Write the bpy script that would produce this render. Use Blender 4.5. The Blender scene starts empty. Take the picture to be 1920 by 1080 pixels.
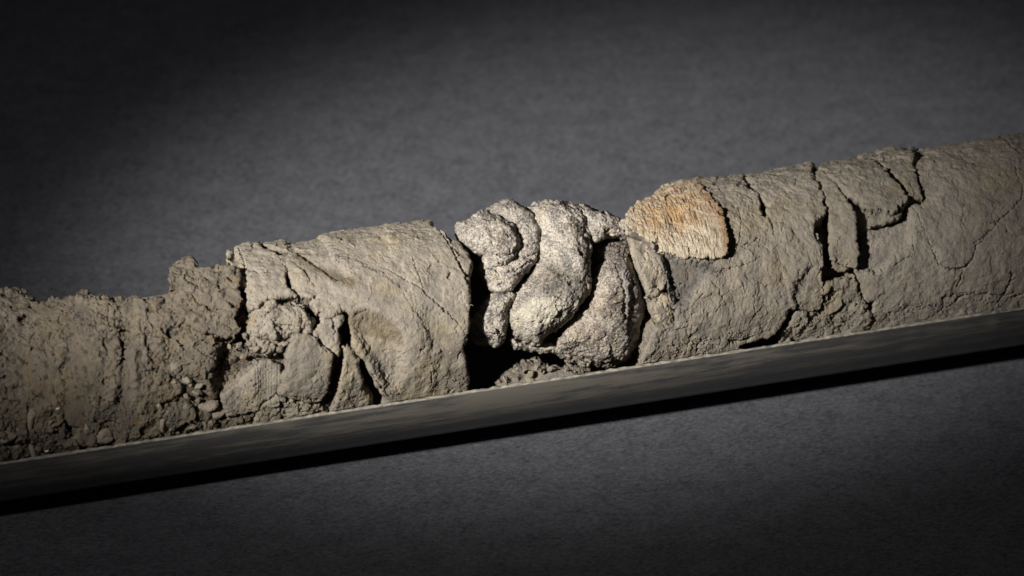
import bpy, math, random
import numpy as np
from mathutils import Vector, Matrix
random.seed(7)
scene = bpy.context.scene
COL = scene.collection
MM = 0.001                      # geometry is worked out in millimetres; the core lies along world X
R = 35.0                        # core radius
ROUT = 36.25                    # outer radius of the split tube
# ------------------------------------------------------------------ camera
PX = 0.1781                     # millimetres per photograph pixel at the core
ELEV, YAW = math.radians(39.8), math.radians(13.1)
LENS = 200.0
DIST = 1920 * PX * LENS / 36.0
to_cam = np.array([-math.sin(YAW) * math.cos(ELEV), -math.cos(YAW) * math.cos(ELEV), math.sin(ELEV)])
RIGHT = np.cross([0, 0, 1.0], to_cam); RIGHT /= np.linalg.norm(RIGHT)
UP = np.cross(to_cam, RIGHT)
AIM = UP * 48 * PX
CAM = AIM + to_cam * DIST
cam_d = bpy.data.cameras.new("camera"); cam = bpy.data.objects.new("camera", cam_d); COL.objects.link(cam)
m = Matrix(((RIGHT[0], UP[0], to_cam[0], CAM[0] * MM), (RIGHT[1], UP[1], to_cam[1], CAM[1] * MM),
            (RIGHT[2], UP[2], to_cam[2], CAM[2] * MM), (0, 0, 0, 1)))
cam.matrix_world = m
cam_d.lens = LENS; cam_d.sensor_width = 36; cam_d.clip_start = 0.05; cam_d.clip_end = 50
cam_d.dof.use_dof = True; cam_d.dof.focus_distance = (DIST - 24) * MM; cam_d.dof.aperture_fstop = 8.5
scene.camera = cam
# ------------------------------------------------------------------ world, lamp, exposure
w = bpy.data.worlds.new("World"); scene.world = w; w.use_nodes = True
bg = w.node_tree.nodes["Background"]; bg.inputs[0].default_value = (0.75, 0.85, 1, 1); bg.inputs[1].default_value = 0.012
def ground(px, py):                                     # where the table lies under a picture point
    d = RIGHT * ((px - 960) * PX / DIST) + UP * ((540 - py) * PX / DIST) - to_cam
    return CAM + d * ((-ROUT - CAM[2]) / d[2])
L_DIR = np.array([-0.80, -0.53, 0.76]); L_DIR /= np.linalg.norm(L_DIR); L_DIST = 1100.0
lp = ground(1125, 485) + L_DIR * L_DIST
def beam(name, at_px, A, B, energy, soft):
    """an oval beam: half axes A, B of its pool on the table, along and across the core, carried into the lamp's own plane"""
    aim = ground(*at_px); dr_ = lp - aim; dist = np.linalg.norm(dr_); dr_ /= dist
    pa, pb = np.array([A, 0, 0]), np.array([0, B, 0])
    pa = pa - (pa @ dr_) * dr_; pb = pb - (pb @ dr_) * dr_
    U_, S_, _v = np.linalg.svd(np.stack([pa, pb], 1), full_matrices=False); lx, ly = U_[:, 0], np.cross(dr_, U_[:, 0])
    ld = bpy.data.lights.new(name, 'SPOT'); lo = bpy.data.objects.new(name, ld); COL.objects.link(lo)
    lo.matrix_world = Matrix([[lx[i], ly[i] * S_[1] / S_[0], dr_[i], lp[i] * MM] for i in range(3)] + [[0, 0, 0, 1]])
    ld.energy = energy; ld.color = (1.0, 0.98, 0.955); ld.spot_size = 2 * math.atan(S_[0] / dist); ld.spot_blend = 1.0; ld.shadow_soft_size = soft
beam("spot_lamp", (1095, 480), 234, 152, 100, 0.028)
beam("spot_lamp_spill", (1000, 520), 470, 330, 8, 0.022)       # the weak outer halo of the same lamp
scene.view_settings.view_transform = 'Standard'; scene.view_settings.look = 'None'
scene.view_settings.exposure = 0; scene.view_settings.gamma = 1
scene.cycles.max_bounces = 5

# ------------------------------------------------------------------ noise in numpy
_rng = np.random.RandomState(3)
PERM = np.concatenate([_rng.permutation(256)] * 3).astype(np.int32)
_g = _rng.normal(size=(256, 3)).astype(np.float32); _g /= np.linalg.norm(_g, axis=1)[:, None]
RND3 = _rng.rand(256, 3).astype(np.float32)

def perlin(p):
    p = np.asarray(p, np.float32); i = np.floor(p).astype(np.int32); f = p - i
    u = f * f * f * (f * (f * 6 - 15) + 10); i &= 255; out = 0
    for dx in (0, 1):
        a = PERM[i[:, 0] + dx]; wx = u[:, 0] if dx else 1 - u[:, 0]
        for dy in (0, 1):
            b = PERM[a + i[:, 1] + dy]; wy = u[:, 1] if dy else 1 - u[:, 1]
            for dz in (0, 1):
                g = _g[PERM[b + i[:, 2] + dz]]; wz = u[:, 2] if dz else 1 - u[:, 2]
                out = out + (g[:, 0] * (f[:, 0] - dx) + g[:, 1] * (f[:, 1] - dy) + g[:, 2] * (f[:, 2] - dz)) * (wx * wy * wz)
    return out * 1.6

def fbm(p, octv=3, gain=0.5):
    a = 1.0; s = 0; f = 1.0
    for k in range(octv):
        s = s + a * perlin(p * f + 17.3 * k); a *= gain; f *= 2.03
    return s

def worley(p):
    p = np.asarray(p, np.float32); i = np.floor(p).astype(np.int32); f = p - i; i &= 255
    f1 = np.full(len(p), 9, np.float32); f2 = f1.copy(); idv = np.zeros(len(p), np.int32)
    for dx in (-1, 0, 1):
        a = PERM[(i[:, 0] + dx) & 255]
        for dy in (-1, 0, 1):
            b = PERM[a + ((i[:, 1] + dy) & 255)]
            for dz in (-1, 0, 1):
                c = PERM[b + ((i[:, 2] + dz) & 255)]
                q = RND3[c]
                d = (q[:, 0] + dx - f[:, 0]) ** 2 + (q[:, 1] + dy - f[:, 1]) ** 2 + (q[:, 2] + dz - f[:, 2]) ** 2
                nearer = d < f1
                f2 = np.where(nearer, f1, np.minimum(f2, d)); idv = np.where(nearer, c, idv); f1 = np.where(nearer, d, f1)
    return np.sqrt(f1), np.sqrt(f2), idv / 255.0

def facet(p, scale, seed=0.0):
    """broken planes: every cell of space is a face with a tilt of its own"""
    p = np.asarray(p, np.float32) / scale + seed; p = p + 0.22 * np.stack([perlin(p * 1.9), perlin(p * 1.9 + 9), perlin(p * 1.9 + 21)], 1)
    i = np.floor(p).astype(np.int32); f = p - i; i &= 255
    best = np.full(len(p), 9, np.float32); val = np.zeros(len(p), np.float32)
    for dx in (-1, 0, 1):
        a = PERM[(i[:, 0] + dx) & 255]
        for dy in (-1, 0, 1):
            b = PERM[a + ((i[:, 1] + dy) & 255)]
            for dz in (-1, 0, 1):
                c = PERM[b + ((i[:, 2] + dz) & 255)]; q = RND3[c]; g = _g[(c * 7 + 3) & 255]
                r0 = f[:, 0] - q[:, 0] - dx; r1 = f[:, 1] - q[:, 1] - dy; r2 = f[:, 2] - q[:, 2] - dz
                d = r0 * r0 + r1 * r1 + r2 * r2; v = r0 * g[:, 0] + r1 * g[:, 1] + r2 * g[:, 2] + (q[:, 0] - 0.5) * 0.5
                nearer = d < best; best = np.where(nearer, d, best); val = np.where(nearer, v, val)
    return val

def sm(a, b, x):
    t = np.clip((x - a) / (b - a), 0, 1); return t * t * (3 - 2 * t)

# ------------------------------------------------------------------ picture points to places on the core
def Z(k, pts):
    """points read off one of the enlarged crops of the photograph -> photograph pixels"""
    ox, oy, s = {1: (0, 480, 2.25), 2: (300, 420, 2.7), 3: (560, 380, 2.842), 4: (840, 350, 2.7), 5: (1120, 320, 2.7),
                 6: (1380, 260, 2.842), 7: (1600, 220, 2.7), 8: (400, 430, 4.5), 9: (240, 640, 4.5), 10: (200, 500, 4.5),
                 11: (0, 660, 4.5), 12: (0, 500, 4.5), 0: (0, 0, 1)}[k]
    return [(ox + x / s, oy + y / s) for x, y in pts]

def rays(P):
    P = np.asarray(P, float)
    d = RIGHT[None] * ((P[:, 0] - 960) * PX / DIST)[:, None] + UP[None] * ((540 - P[:, 1]) * PX / DIST)[:, None] - to_cam[None]
    return d

def to_xw(P, rad=R):
    """pixels -> (x along the core, arc length around it from the front rim), both mm"""
    d = rays(P); D = d[:, 1:]; O = CAM[1:]; n = np.linalg.norm(D, axis=1)
    t0 = -(D @ O) / n ** 2
    dist = (D[:, 0] * O[1] - D[:, 1] * O[0]) / n          # signed: + above the axis
    s = dist / rad; a = np.abs(s)
    phi = np.where(a < 0.97, np.arcsin(np.clip(a, 0, 0.97)), math.asin(0.97) + (a - 0.97) * 8) * np.sign(s)
    e = np.arctan2(-D[:, 1], D[:, 0])                     # direction towards the camera seen along the core
    th = e + phi
    t = t0 - rad * np.cos(phi) / n
    return np.stack([CAM[0] + t * d[:, 0], th * rad], 1)

def seg_dist(p, a, b):
    ab = b - a; t = np.clip(((p - a) @ ab) / max(ab @ ab, 1e-9), 0, 1)
    return np.linalg.norm(p - a - t[:, None] * ab, axis=1), t

def sdf_poly(p, poly):
    d = np.full(len(p), 1e9); ins = np.zeros(len(p), bool); n = len(poly)
    for i in range(n):
        a, b = poly[i], poly[(i + 1) % n]
        d = np.minimum(d, seg_dist(p, a, b)[0])
        if a[1] != b[1]:
            c = ((a[1] > p[:, 1]) != (b[1] > p[:, 1])) & (p[:, 0] < (b[0] - a[0]) * (p[:, 1] - a[1]) / (b[1] - a[1]) + a[0])
            ins ^= c
    return np.where(ins, d, -d)

def line_dist(p, pts):
    d = np.full(len(p), 1e9); tt = np.zeros(len(p)); n = len(pts) - 1
    for i in range(n):
        q, t = seg_dist(p, pts[i], pts[i + 1]); tt = np.where(q < d, (i + t) / n, tt); d = np.minimum(d, q)
    return d, tt

def relief(uv, feats, tomap, seed):
    """named features of one piece: cracks, dents, ridges, all placed by picture points; returns height in mm"""
    h = np.zeros(len(uv))
    if not feats: return h
    q3 = np.column_stack([uv / 1.6, np.full(len(uv), seed)])
    wob = np.stack([fbm(q3, 4, 0.65), fbm(q3 + 40, 4, 0.65)], 1)
    for f in feats:
        kind = f[0]; pts = tomap(f[1])
        if kind == 'crack':                # width, depth
            d, t = line_dist(uv + wob * 0.45, pts); wd = f[2] * (0.35 + 0.65 * np.sin(np.pi * np.clip(t, 0.04, 0.96)))
            wd = wd * (0.8 + 0.5 * perlin(q3 * 1.3 + 9))
            h -= f[3] * np.clip(1 - d / np.maximum(wd, 0.05), 0, 1) ** 0.6
        elif kind == 'groove':             # straight scratch: width, depth
            d, t = line_dist(uv + wob * 0.08, pts); h -= f[3] * np.exp(-(d / f[2]) ** 2) * np.sin(np.pi * np.clip(t, 0.05, 0.95)) ** 0.4
        elif kind == 'ridge':
            d, t = line_dist(uv + wob * 0.6, pts); h += f[3] * np.exp(-(d / f[2]) ** 2) * np.sin(np.pi * np.clip(t, 0.05, 0.95)) ** 0.5
        elif kind == 'dent':               # softness, depth (negative raises)
            d = sdf_poly(uv + wob * 0.6, pts); h -= f[3] * sm(-0.2, f[2], d)
        elif kind == 'step':               # everything on one side (inside the polygon) drops with a sharp ragged ledge
            d = sdf_poly(uv + wob * 0.8, pts); h -= f[3] * sm(0, f[2], d) * (1 + 0.3 * perlin(q3 * 0.4))
        elif kind == 'tilt':               # line p0 -> p1, height rises from 0 to f[3]
            a, b = pts; ab = b - a; t = ((uv - a) @ ab) / (ab @ ab); h += f[3] * np.clip(t, -1, 2)
    return h

# ------------------------------------------------------------------ surfaces
def clay_skin(P, uv, amp=1.0, grain=1.0, stri=1.0, crumb=0.0, seed=0.0, veins=0.0, fac=0.35, fac2=0.25):
    P = P + seed * 3.7; x, wv = uv[:, 0], uv[:, 1]
    d = amp * (0.62 * fbm(P / 11, 2) + 0.26 * fbm(P / 3.6, 2))
    if fac: d += fac * facet(P, 7.5)
    if fac2: d += fac2 * facet(P, 2.6, 5) * sm(-0.3, 0.4, perlin(P / 9 + 6))
    if stri:
        wx = fbm(np.column_stack([x / 9, wv / 9, np.full(len(x), seed)]), 2)
        q = np.column_stack([x / 1.1 + wx * 3.0, wv / 6.5, np.full(len(x), seed + 5)])
        r = 1 - np.abs(fbm(q, 2)) * 2
        d += stri * 0.11 * r
        q2 = np.column_stack([x / 2.6 + wx * 2, wv / 5.0, np.full(len(x), seed + 8)])
        d += stri * 0.13 * fbm(q2, 2)
    g = perlin(P / 0.9)
    d += grain * (0.075 * g + 0.06 * perlin(P / 0.45)) * (0.7 + 0.8 * sm(-0.3, 0.5, perlin(P / 6 + 3)))
    # small pits and flaked scabs
    pit = perlin(P / 1.7 + 11); d -= grain * 0.22 * sm(0.5, 0.68, pit)
    fl = fbm(P / 4.5 + 31, 3); d += grain * 0.16 * sm(0.05, 0.09, fl) + grain * 0.12 * sm(0.34, 0.37, fl)
    if veins:
        v = np.abs(fbm(np.column_stack([x / 5.5, wv / 10.0, np.full(len(x), seed + 1.7)]), 3))
        msk = sm(-0.1, 0.25, perlin(P / 14 + 5))
        d -= veins * 0.55 * np.clip(1 - v / 0.035, 0, 1) * msk
    if crumb:
        f1, f2, idv = worley(P / 4.2 + 0.35 * np.stack([perlin(P / 2.5), perlin(P / 2.5 + 9), perlin(P / 2.5 + 21)], 1))
        k = sm(-0.25, 0.35, perlin(P / 16 + 2.2))
        d += crumb * k * ((idv - 0.5) * 1.5 + 0.9 * sm(0.0, 0.28, f2 - f1) - 0.6)
        h1, h2, idh = worley(P / 0.85 + 13); d += crumb * ((idh - 0.5) * 0.28 + 0.14 * sm(0, 0.3, h2 - h1))
        g1, g2, idg = worley(P / 1.7 + 3)
        d += crumb * (0.35 + 0.65 * k) * ((idg - 0.5) * 0.75 + 0.4 * sm(0, 0.25, g2 - g1))
    return d

def bone_skin(P, uv, seed=0.0, rough=1.0):
    P = P + seed * 5.1
    d = 0.35 * fbm(P / 7, 2) + 0.12 * fbm(P / 2.4, 2)
    d += rough * (0.05 * perlin(P / 0.85) + 0.05 * perlin(P / 0.42))
    # wrinkled, scaly bedding
    q = P * np.array([0.30, 0.55, 1.0]); r = 1 - 2 * np.abs(fbm(q / 0.95, 3)); d += 0.22 * rough * r * sm(-0.25, 0.4, perlin(P / 8 + 4))
    d += rough * (0.80 * facet(P, 6.5) + 0.32 * facet(P, 2.7, 3) + 0.10 * facet(P, 1.1, 7))
    d -= rough * 0.35 * sm(0.38, 0.6, perlin(P / 1.2 + 8))
    return d

# ------------------------------------------------------------------ mesh plumbing
def set_mesh(me, V, quads, tris=None):
    nq = len(quads); V = np.asarray(V, np.float32)
    me.vertices.add(len(V)); me.vertices.foreach_set("co", V.ravel())
    me.loops.add(nq * 4); me.loops.foreach_set("vertex_index", quads.astype(np.int32).ravel())
    me.polygons.add(nq); me.polygons.foreach_set("loop_start", np.arange(0, nq * 4, 4, dtype=np.int32))
    me.polygons.foreach_set("use_smooth", np.ones(nq, bool))
    me.update(calc_edges=True)

def vnormals(V, quads):
    a, b, c, d = (V[quads[:, k]] for k in range(4))
    n = np.cross(c - a, d - b); N = np.zeros_like(V)
    for k in range(4):
        for ax in range(3): N[:, ax] += np.bincount(quads[:, k], n[:, ax], minlength=len(V))
    return N / np.maximum(np.linalg.norm(N, axis=1), 1e-9)[:, None]

SURF = {}
def finish(name, V, quads, mat, tint, label=None, cat=None, group=None, parent=None, props=None):
    org = V.mean(0) if parent is None or parent.get('org') is None else np.array(parent['org'][:])
    if parent is None and label: org = np.array([V[:, 0].mean(), V[:, 1].mean(), V[:, 2].min()])
    me = bpy.data.meshes.new(name)
    set_mesh(me, (V - org) * MM, quads)
    if tint is not None:
        at = me.attributes.new("tint", 'FLOAT_COLOR', 'POINT')
        c = np.ones((len(V), 4), np.float32); c[:, :3] = tint; at.data.foreach_set("color", c.ravel())
    me.materials.append(mat)
    o = bpy.data.objects.new(name, me); COL.objects.link(o)
    if parent is None: o.location = org * MM
    else: o.parent = parent
    if label: o['label'] = label
    if cat: o['category'] = cat
    if group: o['group'] = group
    return o

def grid_cells(bbox, step, sdf):
    x0, y0, x1, y1 = bbox
    nx, ny = int((x1 - x0) / step) + 2, int((y1 - y0) / step) + 2
    X, Y = np.meshgrid(x0 + np.arange(nx) * step, y0 + np.arange(ny) * step, indexing='ij')
    p = np.stack([X.ravel(), Y.ravel()], 1); d = sdf(p); D = d.reshape(nx, ny)
    gx, gy = np.gradient(D, step); gl = np.maximum(np.hypot(gx, gy), 0.3)
    ins = D > 0.0
    cell = ins[:-1, :-1] | ins[1:, :-1] | ins[1:, 1:] | ins[:-1, 1:]
    ii, jj = np.nonzero(cell); idx = np.arange(nx * ny).reshape(nx, ny)
    q = np.stack([idx[ii, jj], idx[ii + 1, jj], idx[ii + 1, jj + 1], idx[ii, jj + 1]], 1)
    out = ~ins.ravel()
    g = np.stack([(gx / gl).ravel(), (gy / gl).ravel()], 1)
    mv = np.clip(-d / gl.ravel(), 0, 1.5 * step)
    p2 = p.copy(); p2[out] += g[out] * mv[out, None]
    used = np.unique(q); remap = -np.ones(nx * ny, np.int64); remap[used] = np.arange(len(used))
    dd = np.where(out, 0.0, d)[used]
    return p2[used], dd, g[used], remap[q]

def boundary(quads):
    e = np.concatenate([quads[:, [0, 1]], quads[:, [1, 2]], quads[:, [2, 3]], quads[:, [3, 0]]])
    n = quads.max() + 1; key = np.minimum(e[:, 0], e[:, 1]) * n + np.maximum(e[:, 0], e[:, 1])
    u, inv, cnt = np.unique(key, return_inverse=True, return_counts=True)
    return e[cnt[inv] == 1]

def cyl(x, wv, rho):
    th = wv / R
    return np.stack([x, -rho * np.cos(th), rho * np.sin(th)], 1)

def warp_sdf(poly, jag, scale, seed):
    def f(p):
        q = np.column_stack([p / scale, np.full(len(p), seed * 2.3 + 0.5)])
        wv = np.stack([fbm(q, 3, 0.6), fbm(q + 33, 3, 0.6)], 1) * jag
        return sdf_poly(p + wv, poly)
    return f

def chunk(name, poly, mat, label=None, cat=None, dr=0.0, edge=1.2, edge_h=None, inner=20.0, taper=1.0, jag=0.5, jscale=2.5, feats=(),
          step=0.23, seed=0.0, skin=None, tintf=None, group=None, parent=None, bulge=0.0, wall_amp=1.0, **kw):
    """a solid piece of the core: its outline lies on the core's round face, its sides run in towards the axis"""
    pl = to_xw(poly); f = warp_sdf(pl, jag, jscale, seed)
    lo_, hi_ = pl.min(0) - 2, pl.max(0) + 2
    uv, d, g, q = grid_cells((lo_[0], lo_[1], hi_[0], hi_[1]), step, f)
    edge_h = edge if edge_h is None else edge_h
    ew = edge * (0.75 + 0.7 * np.clip(perlin(np.column_stack([uv / 4, np.full(len(uv), seed + 3)])) + 0.4, 0, 1))
    t = 1 - np.clip(d / ew, 0, 1)
    rho = R + dr - edge_h * (1 - np.sqrt(np.maximum(1 - t * t, 0))) + bulge * sm(0, 8, d)
    rho += relief(uv, feats, to_xw, seed)
    V = cyl(uv[:, 0], uv[:, 1], rho)
    e = boundary(q); bv = np.unique(e); K = 9
    n0 = len(V); colm = -np.ones(n0, np.int64); colm[bv] = np.arange(len(bv))
    rows = []; uvs = [uv]
    for k in range(1, K + 1):
        s = k / K; r = rho[bv] + (inner - rho[bv]) * s ** 1.4
        p = uv[bv] + g[bv] * taper * s
        rows.append(cyl(p[:, 0], p[:, 1], r)); uvs.append(p)
    V = np.concatenate([V] + rows); uv2 = np.concatenate(uvs)
    side = []
    for k in range(K):
        top = (lambda i: i) if k == 0 else (lambda i, k=k: n0 + (k - 1) * len(bv) + colm[i])
        bot = lambda i, k=k: n0 + k * len(bv) + colm[i]
        side.append(np.stack([top(e[:, 1]), top(e[:, 0]), bot(e[:, 0]), bot(e[:, 1])], 1))
    Q = np.concatenate([q] + side)
    # (x, w) is left handed seen from outside: flip so that normals point out
    N = vnormals(V, Q)
    rad = V.copy(); rad[:, 0] = 0
    if np.sum((N * rad)[:n0].sum(1)) < 0: Q = Q[:, ::-1]; N = -N
    sk = skin or clay_skin
    disp = sk(V, uv2, seed=seed, **kw)
    V = V + N * disp[:, None]
    th = np.arctan2(V[:, 2], -V[:, 1]); rr = np.hypot(V[:, 1], V[:, 2])
    low = (V[:, 2] < 2.0) & (np.abs(V[:, 0]) < 1e5); lim = 34.85 + np.clip(V[:, 2], 0, 2) * 1.2
    sc = np.where(low & (rr > lim), lim / rr, 1.0); V[:, 1] *= sc; V[:, 2] *= sc
    tint = (tintf or clay_tint)(V, uv2, seed)
    SURF[seed] = (V[:n0], N[:n0], tint[:n0] if tint.ndim == 2 else tint)
    return finish(name, V, Q, mat, tint, label, cat, group, parent)

# a frame that faces the open side of the core, for free-standing rounded lumps
EP = math.atan(math.tan(ELEV) / math.cos(YAW))
NV = np.array([0, -math.cos(EP), math.sin(EP)]); VV = np.array([0, math.sin(EP), math.cos(EP)]); UV_ = np.array([1.0, 0, 0])

def lump(name, poly, mat, label=None, cat=None, n0=24.0, curv=0.0147, H=8.0, W=8.0, back=6.0, pw=0.5, lean=(0, 0), jag=0.4, jscale=2.5, feats=(),
         step=0.22, seed=0.0, skin=None, tintf=None, group=None, parent=None, **kw):
    """a closed rounded solid: an outline with a full front and a full back"""
    c0 = None
    def base(u, v):
        return n0 - curv * v * v + lean[0] * (u - c0[0]) + lean[1] * (v - c0[1])
    def tomap(P):
        nonlocal c0
        dr_ = rays(P); n = np.full(len(dr_), n0)
        first = c0 is None
        if first: c0 = np.zeros(2); tmp = (0, 0)
        for it in range(8):
            t = (n - CAM @ NV) / (dr_ @ NV); X = CAM[None] + dr_ * t[:, None]
            u, v = X[:, 0], X @ VV
            n = (n0 - curv * v * v) if first else base(u, v)
        if first: c0 = np.array([u.mean(), v.mean()]); return tomap(P)
        return np.stack([u, v], 1)
    pl = tomap(poly); f = warp_sdf(pl, jag, jscale, seed)
    lo_, hi_ = pl.min(0) - 2, pl.max(0) + 2
    uv, d, g, q = grid_cells((lo_[0], lo_[1], hi_[0], hi_[1]), step, f)
    Wl = W * (0.85 + 0.35 * perlin(np.column_stack([uv / 9, np.full(len(uv), seed + 3)])))
    prof = np.maximum(1 - (1 - np.clip(d / Wl, 0, 1)) ** 2, 0) ** pw
    b = base(uv[:, 0], uv[:, 1]); rel = relief(uv, feats, tomap, seed)
    hf = b + H * prof + rel * np.clip(prof * 3, 0, 1); hb = b - back * prof
    P1 = uv[:, :1] * UV_ + uv[:, 1:2] * VV + hf[:, None] * NV
    P2 = uv[:, :1] * UV_ + uv[:, 1:2] * VV + hb[:, None] * NV
    e = boundary(q); onb = np.zeros(len(uv), bool); onb[np.unique(e)] = True
    P1[onb] = (uv[:, :1] * UV_ + uv[:, 1:2] * VV + b[:, None] * NV)[onb]
    mp = np.where(onb, np.arange(len(uv)), 0); keep = np.nonzero(~onb)[0]; mp[keep] = len(uv) + np.arange(len(keep))
    V = np.concatenate([P1, P2[keep]]); uv2 = np.concatenate([uv, uv[keep]])
    Q = np.concatenate([q, mp[q][:, ::-1]])
    N = vnormals(V, Q)
    if np.sum(N[:len(uv)] @ NV) < 0: Q = Q[:, ::-1]; N = -N
    V = V + N * (skin or bone_skin)(V, uv2, seed=seed, **kw)[:, None]
    rr = np.hypot(V[:, 1], V[:, 2]); sc = np.where((V[:, 2] < 1.5) & (rr > 34.6), 34.6 / rr, 1.0); V[:, 1] *= sc; V[:, 2] *= sc
    tint = (tintf or clay_tint)(V, uv2, seed)
    return finish(name, V, Q, mat, tint, label, cat, group, parent)

# ------------------------------------------------------------------ colours that belong to the stuff itself
def clay_tint(V, uv, seed):
    base = np.array([0.207, 0.178, 0.139])
    k = fbm(V / 9 + 3, 3); k2 = fbm(V / 2.2 + 9, 2)
    c = base[None] * (1 + 0.13 * k + 0.10 * k2)[:, None]
    yel = sm(0.1, 0.6, fbm(V / 13 + 23, 2))[:, None]; c = c * (1 + yel * np.array([0.05, 0.02, -0.08]))
    gry = sm(0.15, 0.6, fbm(V / 7 + 51, 2))[:, None]; c = c * (1 + gry * np.array([-0.14, -0.13, -0.09]))
    return c

def spots(V, P, rad, soft):
    """mask round a picture point on the core's face"""
    xw = to_xw([P])[0]; c = cyl(xw[:1], xw[1:], R)[0]
    return 1 - sm(rad * (1 - soft), rad, np.linalg.norm(V - c, axis=1))

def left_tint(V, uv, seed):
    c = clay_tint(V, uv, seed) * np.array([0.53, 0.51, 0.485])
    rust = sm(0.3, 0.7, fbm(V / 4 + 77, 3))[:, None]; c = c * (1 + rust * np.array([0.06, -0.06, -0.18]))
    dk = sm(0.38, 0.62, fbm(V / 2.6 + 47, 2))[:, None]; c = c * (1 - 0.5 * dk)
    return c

def rust_tint(V, uv, seed):
    c = clay_tint(V, uv, seed)
    m_ = (0.55 * spots(V, (462, 600), 4.2, 0.7) + 0.15 * spots(V, (500, 580), 7, 0.9)) * sm(-0.4, 0.3, fbm(V / 2 + 7, 2))
    return c * (1 + np.clip(m_, 0, 1)[:, None] * np.array([0.25, -0.18, -0.55]))

def bone_tint(V, uv, seed):
    a = fbm(V * np.array([0.8, 1, 1.2]) / 0.55 + 4, 2); b = fbm(V / 4.5 + 8, 3); f1, f2, idv = worley(V / 0.42)
    sp = sm(-0.15, 0.30, a + 0.6 * b + 0.6 * (idv - 0.5))
    cream = np.array([0.330, 0.290, 0.240]); dark = np.array([0.060, 0.054, 0.052])
    c = cream[None] * (1 - 0.74 * sp)[:, None] + dark[None] * (0.74 * sp)[:, None]
    yl = sm(0.2, 0.6, fbm(V / 8 + 60, 2))[:, None]
    return c * (1 + yl * np.array([0.02, 0.0, -0.08]))

def patch(uv, pts, soft=1.5):
    P = np.array(Z(4, pts), float); d_ = rays(P); t = (28 - CAM @ NV) / (d_ @ NV); X = CAM[None] + d_ * t[:, None]
    q = np.column_stack([uv / 2.2, np.full(len(uv), 4.0)])
    return sm(-soft, soft, sdf_poly(uv + 1.0 * np.stack([fbm(q, 3), fbm(q + 20, 3)], 1), np.stack([X[:, 0], X @ VV], 1)))

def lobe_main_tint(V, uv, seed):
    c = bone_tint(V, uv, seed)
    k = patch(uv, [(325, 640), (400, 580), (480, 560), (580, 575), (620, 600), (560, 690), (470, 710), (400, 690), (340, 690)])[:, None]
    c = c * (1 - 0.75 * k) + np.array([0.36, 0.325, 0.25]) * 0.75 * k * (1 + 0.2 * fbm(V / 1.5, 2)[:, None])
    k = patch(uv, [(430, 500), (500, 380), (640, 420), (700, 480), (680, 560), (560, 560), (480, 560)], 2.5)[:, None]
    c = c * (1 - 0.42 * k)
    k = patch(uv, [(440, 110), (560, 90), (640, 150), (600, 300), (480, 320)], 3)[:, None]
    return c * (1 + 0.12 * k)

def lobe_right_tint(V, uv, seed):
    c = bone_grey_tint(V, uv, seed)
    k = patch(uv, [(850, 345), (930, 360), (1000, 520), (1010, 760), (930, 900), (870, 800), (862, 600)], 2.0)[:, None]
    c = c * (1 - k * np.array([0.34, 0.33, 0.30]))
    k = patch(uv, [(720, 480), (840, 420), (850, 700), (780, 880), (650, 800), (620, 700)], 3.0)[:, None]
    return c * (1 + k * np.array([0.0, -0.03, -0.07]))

def bone_grey_tint(V, uv, seed):
    c = bone_tint(V, uv, seed); br = sm(-0.3, 0.5, fbm(V / 7 + 15, 2))[:, None]
    return c * (1 + br * np.array([-0.14, -0.17, -0.19]))

def bone_dark_tint(V, uv, seed): return bone_tint(V, uv, seed) * np.array([0.52, 0.50, 0.50])

def shard_tint(V, uv, seed):
    c = clay_tint(V, uv, seed); k = sm(-0.2, 0.5, fbm(V * np.array([1, 0.4, 0.4]) / 3 + 8, 2))[:, None]
    return c * (1 + k * np.array([0.45, 0.42, 0.30])) * 1.05

# ------------------------------------------------------------------ materials
def nodes(name):
    mt = bpy.data.materials.new(name); mt.use_nodes = True; nt = mt.node_tree; N = nt.nodes; L = nt.links
    return mt, N, L, N["Principled BSDF"]

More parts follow.
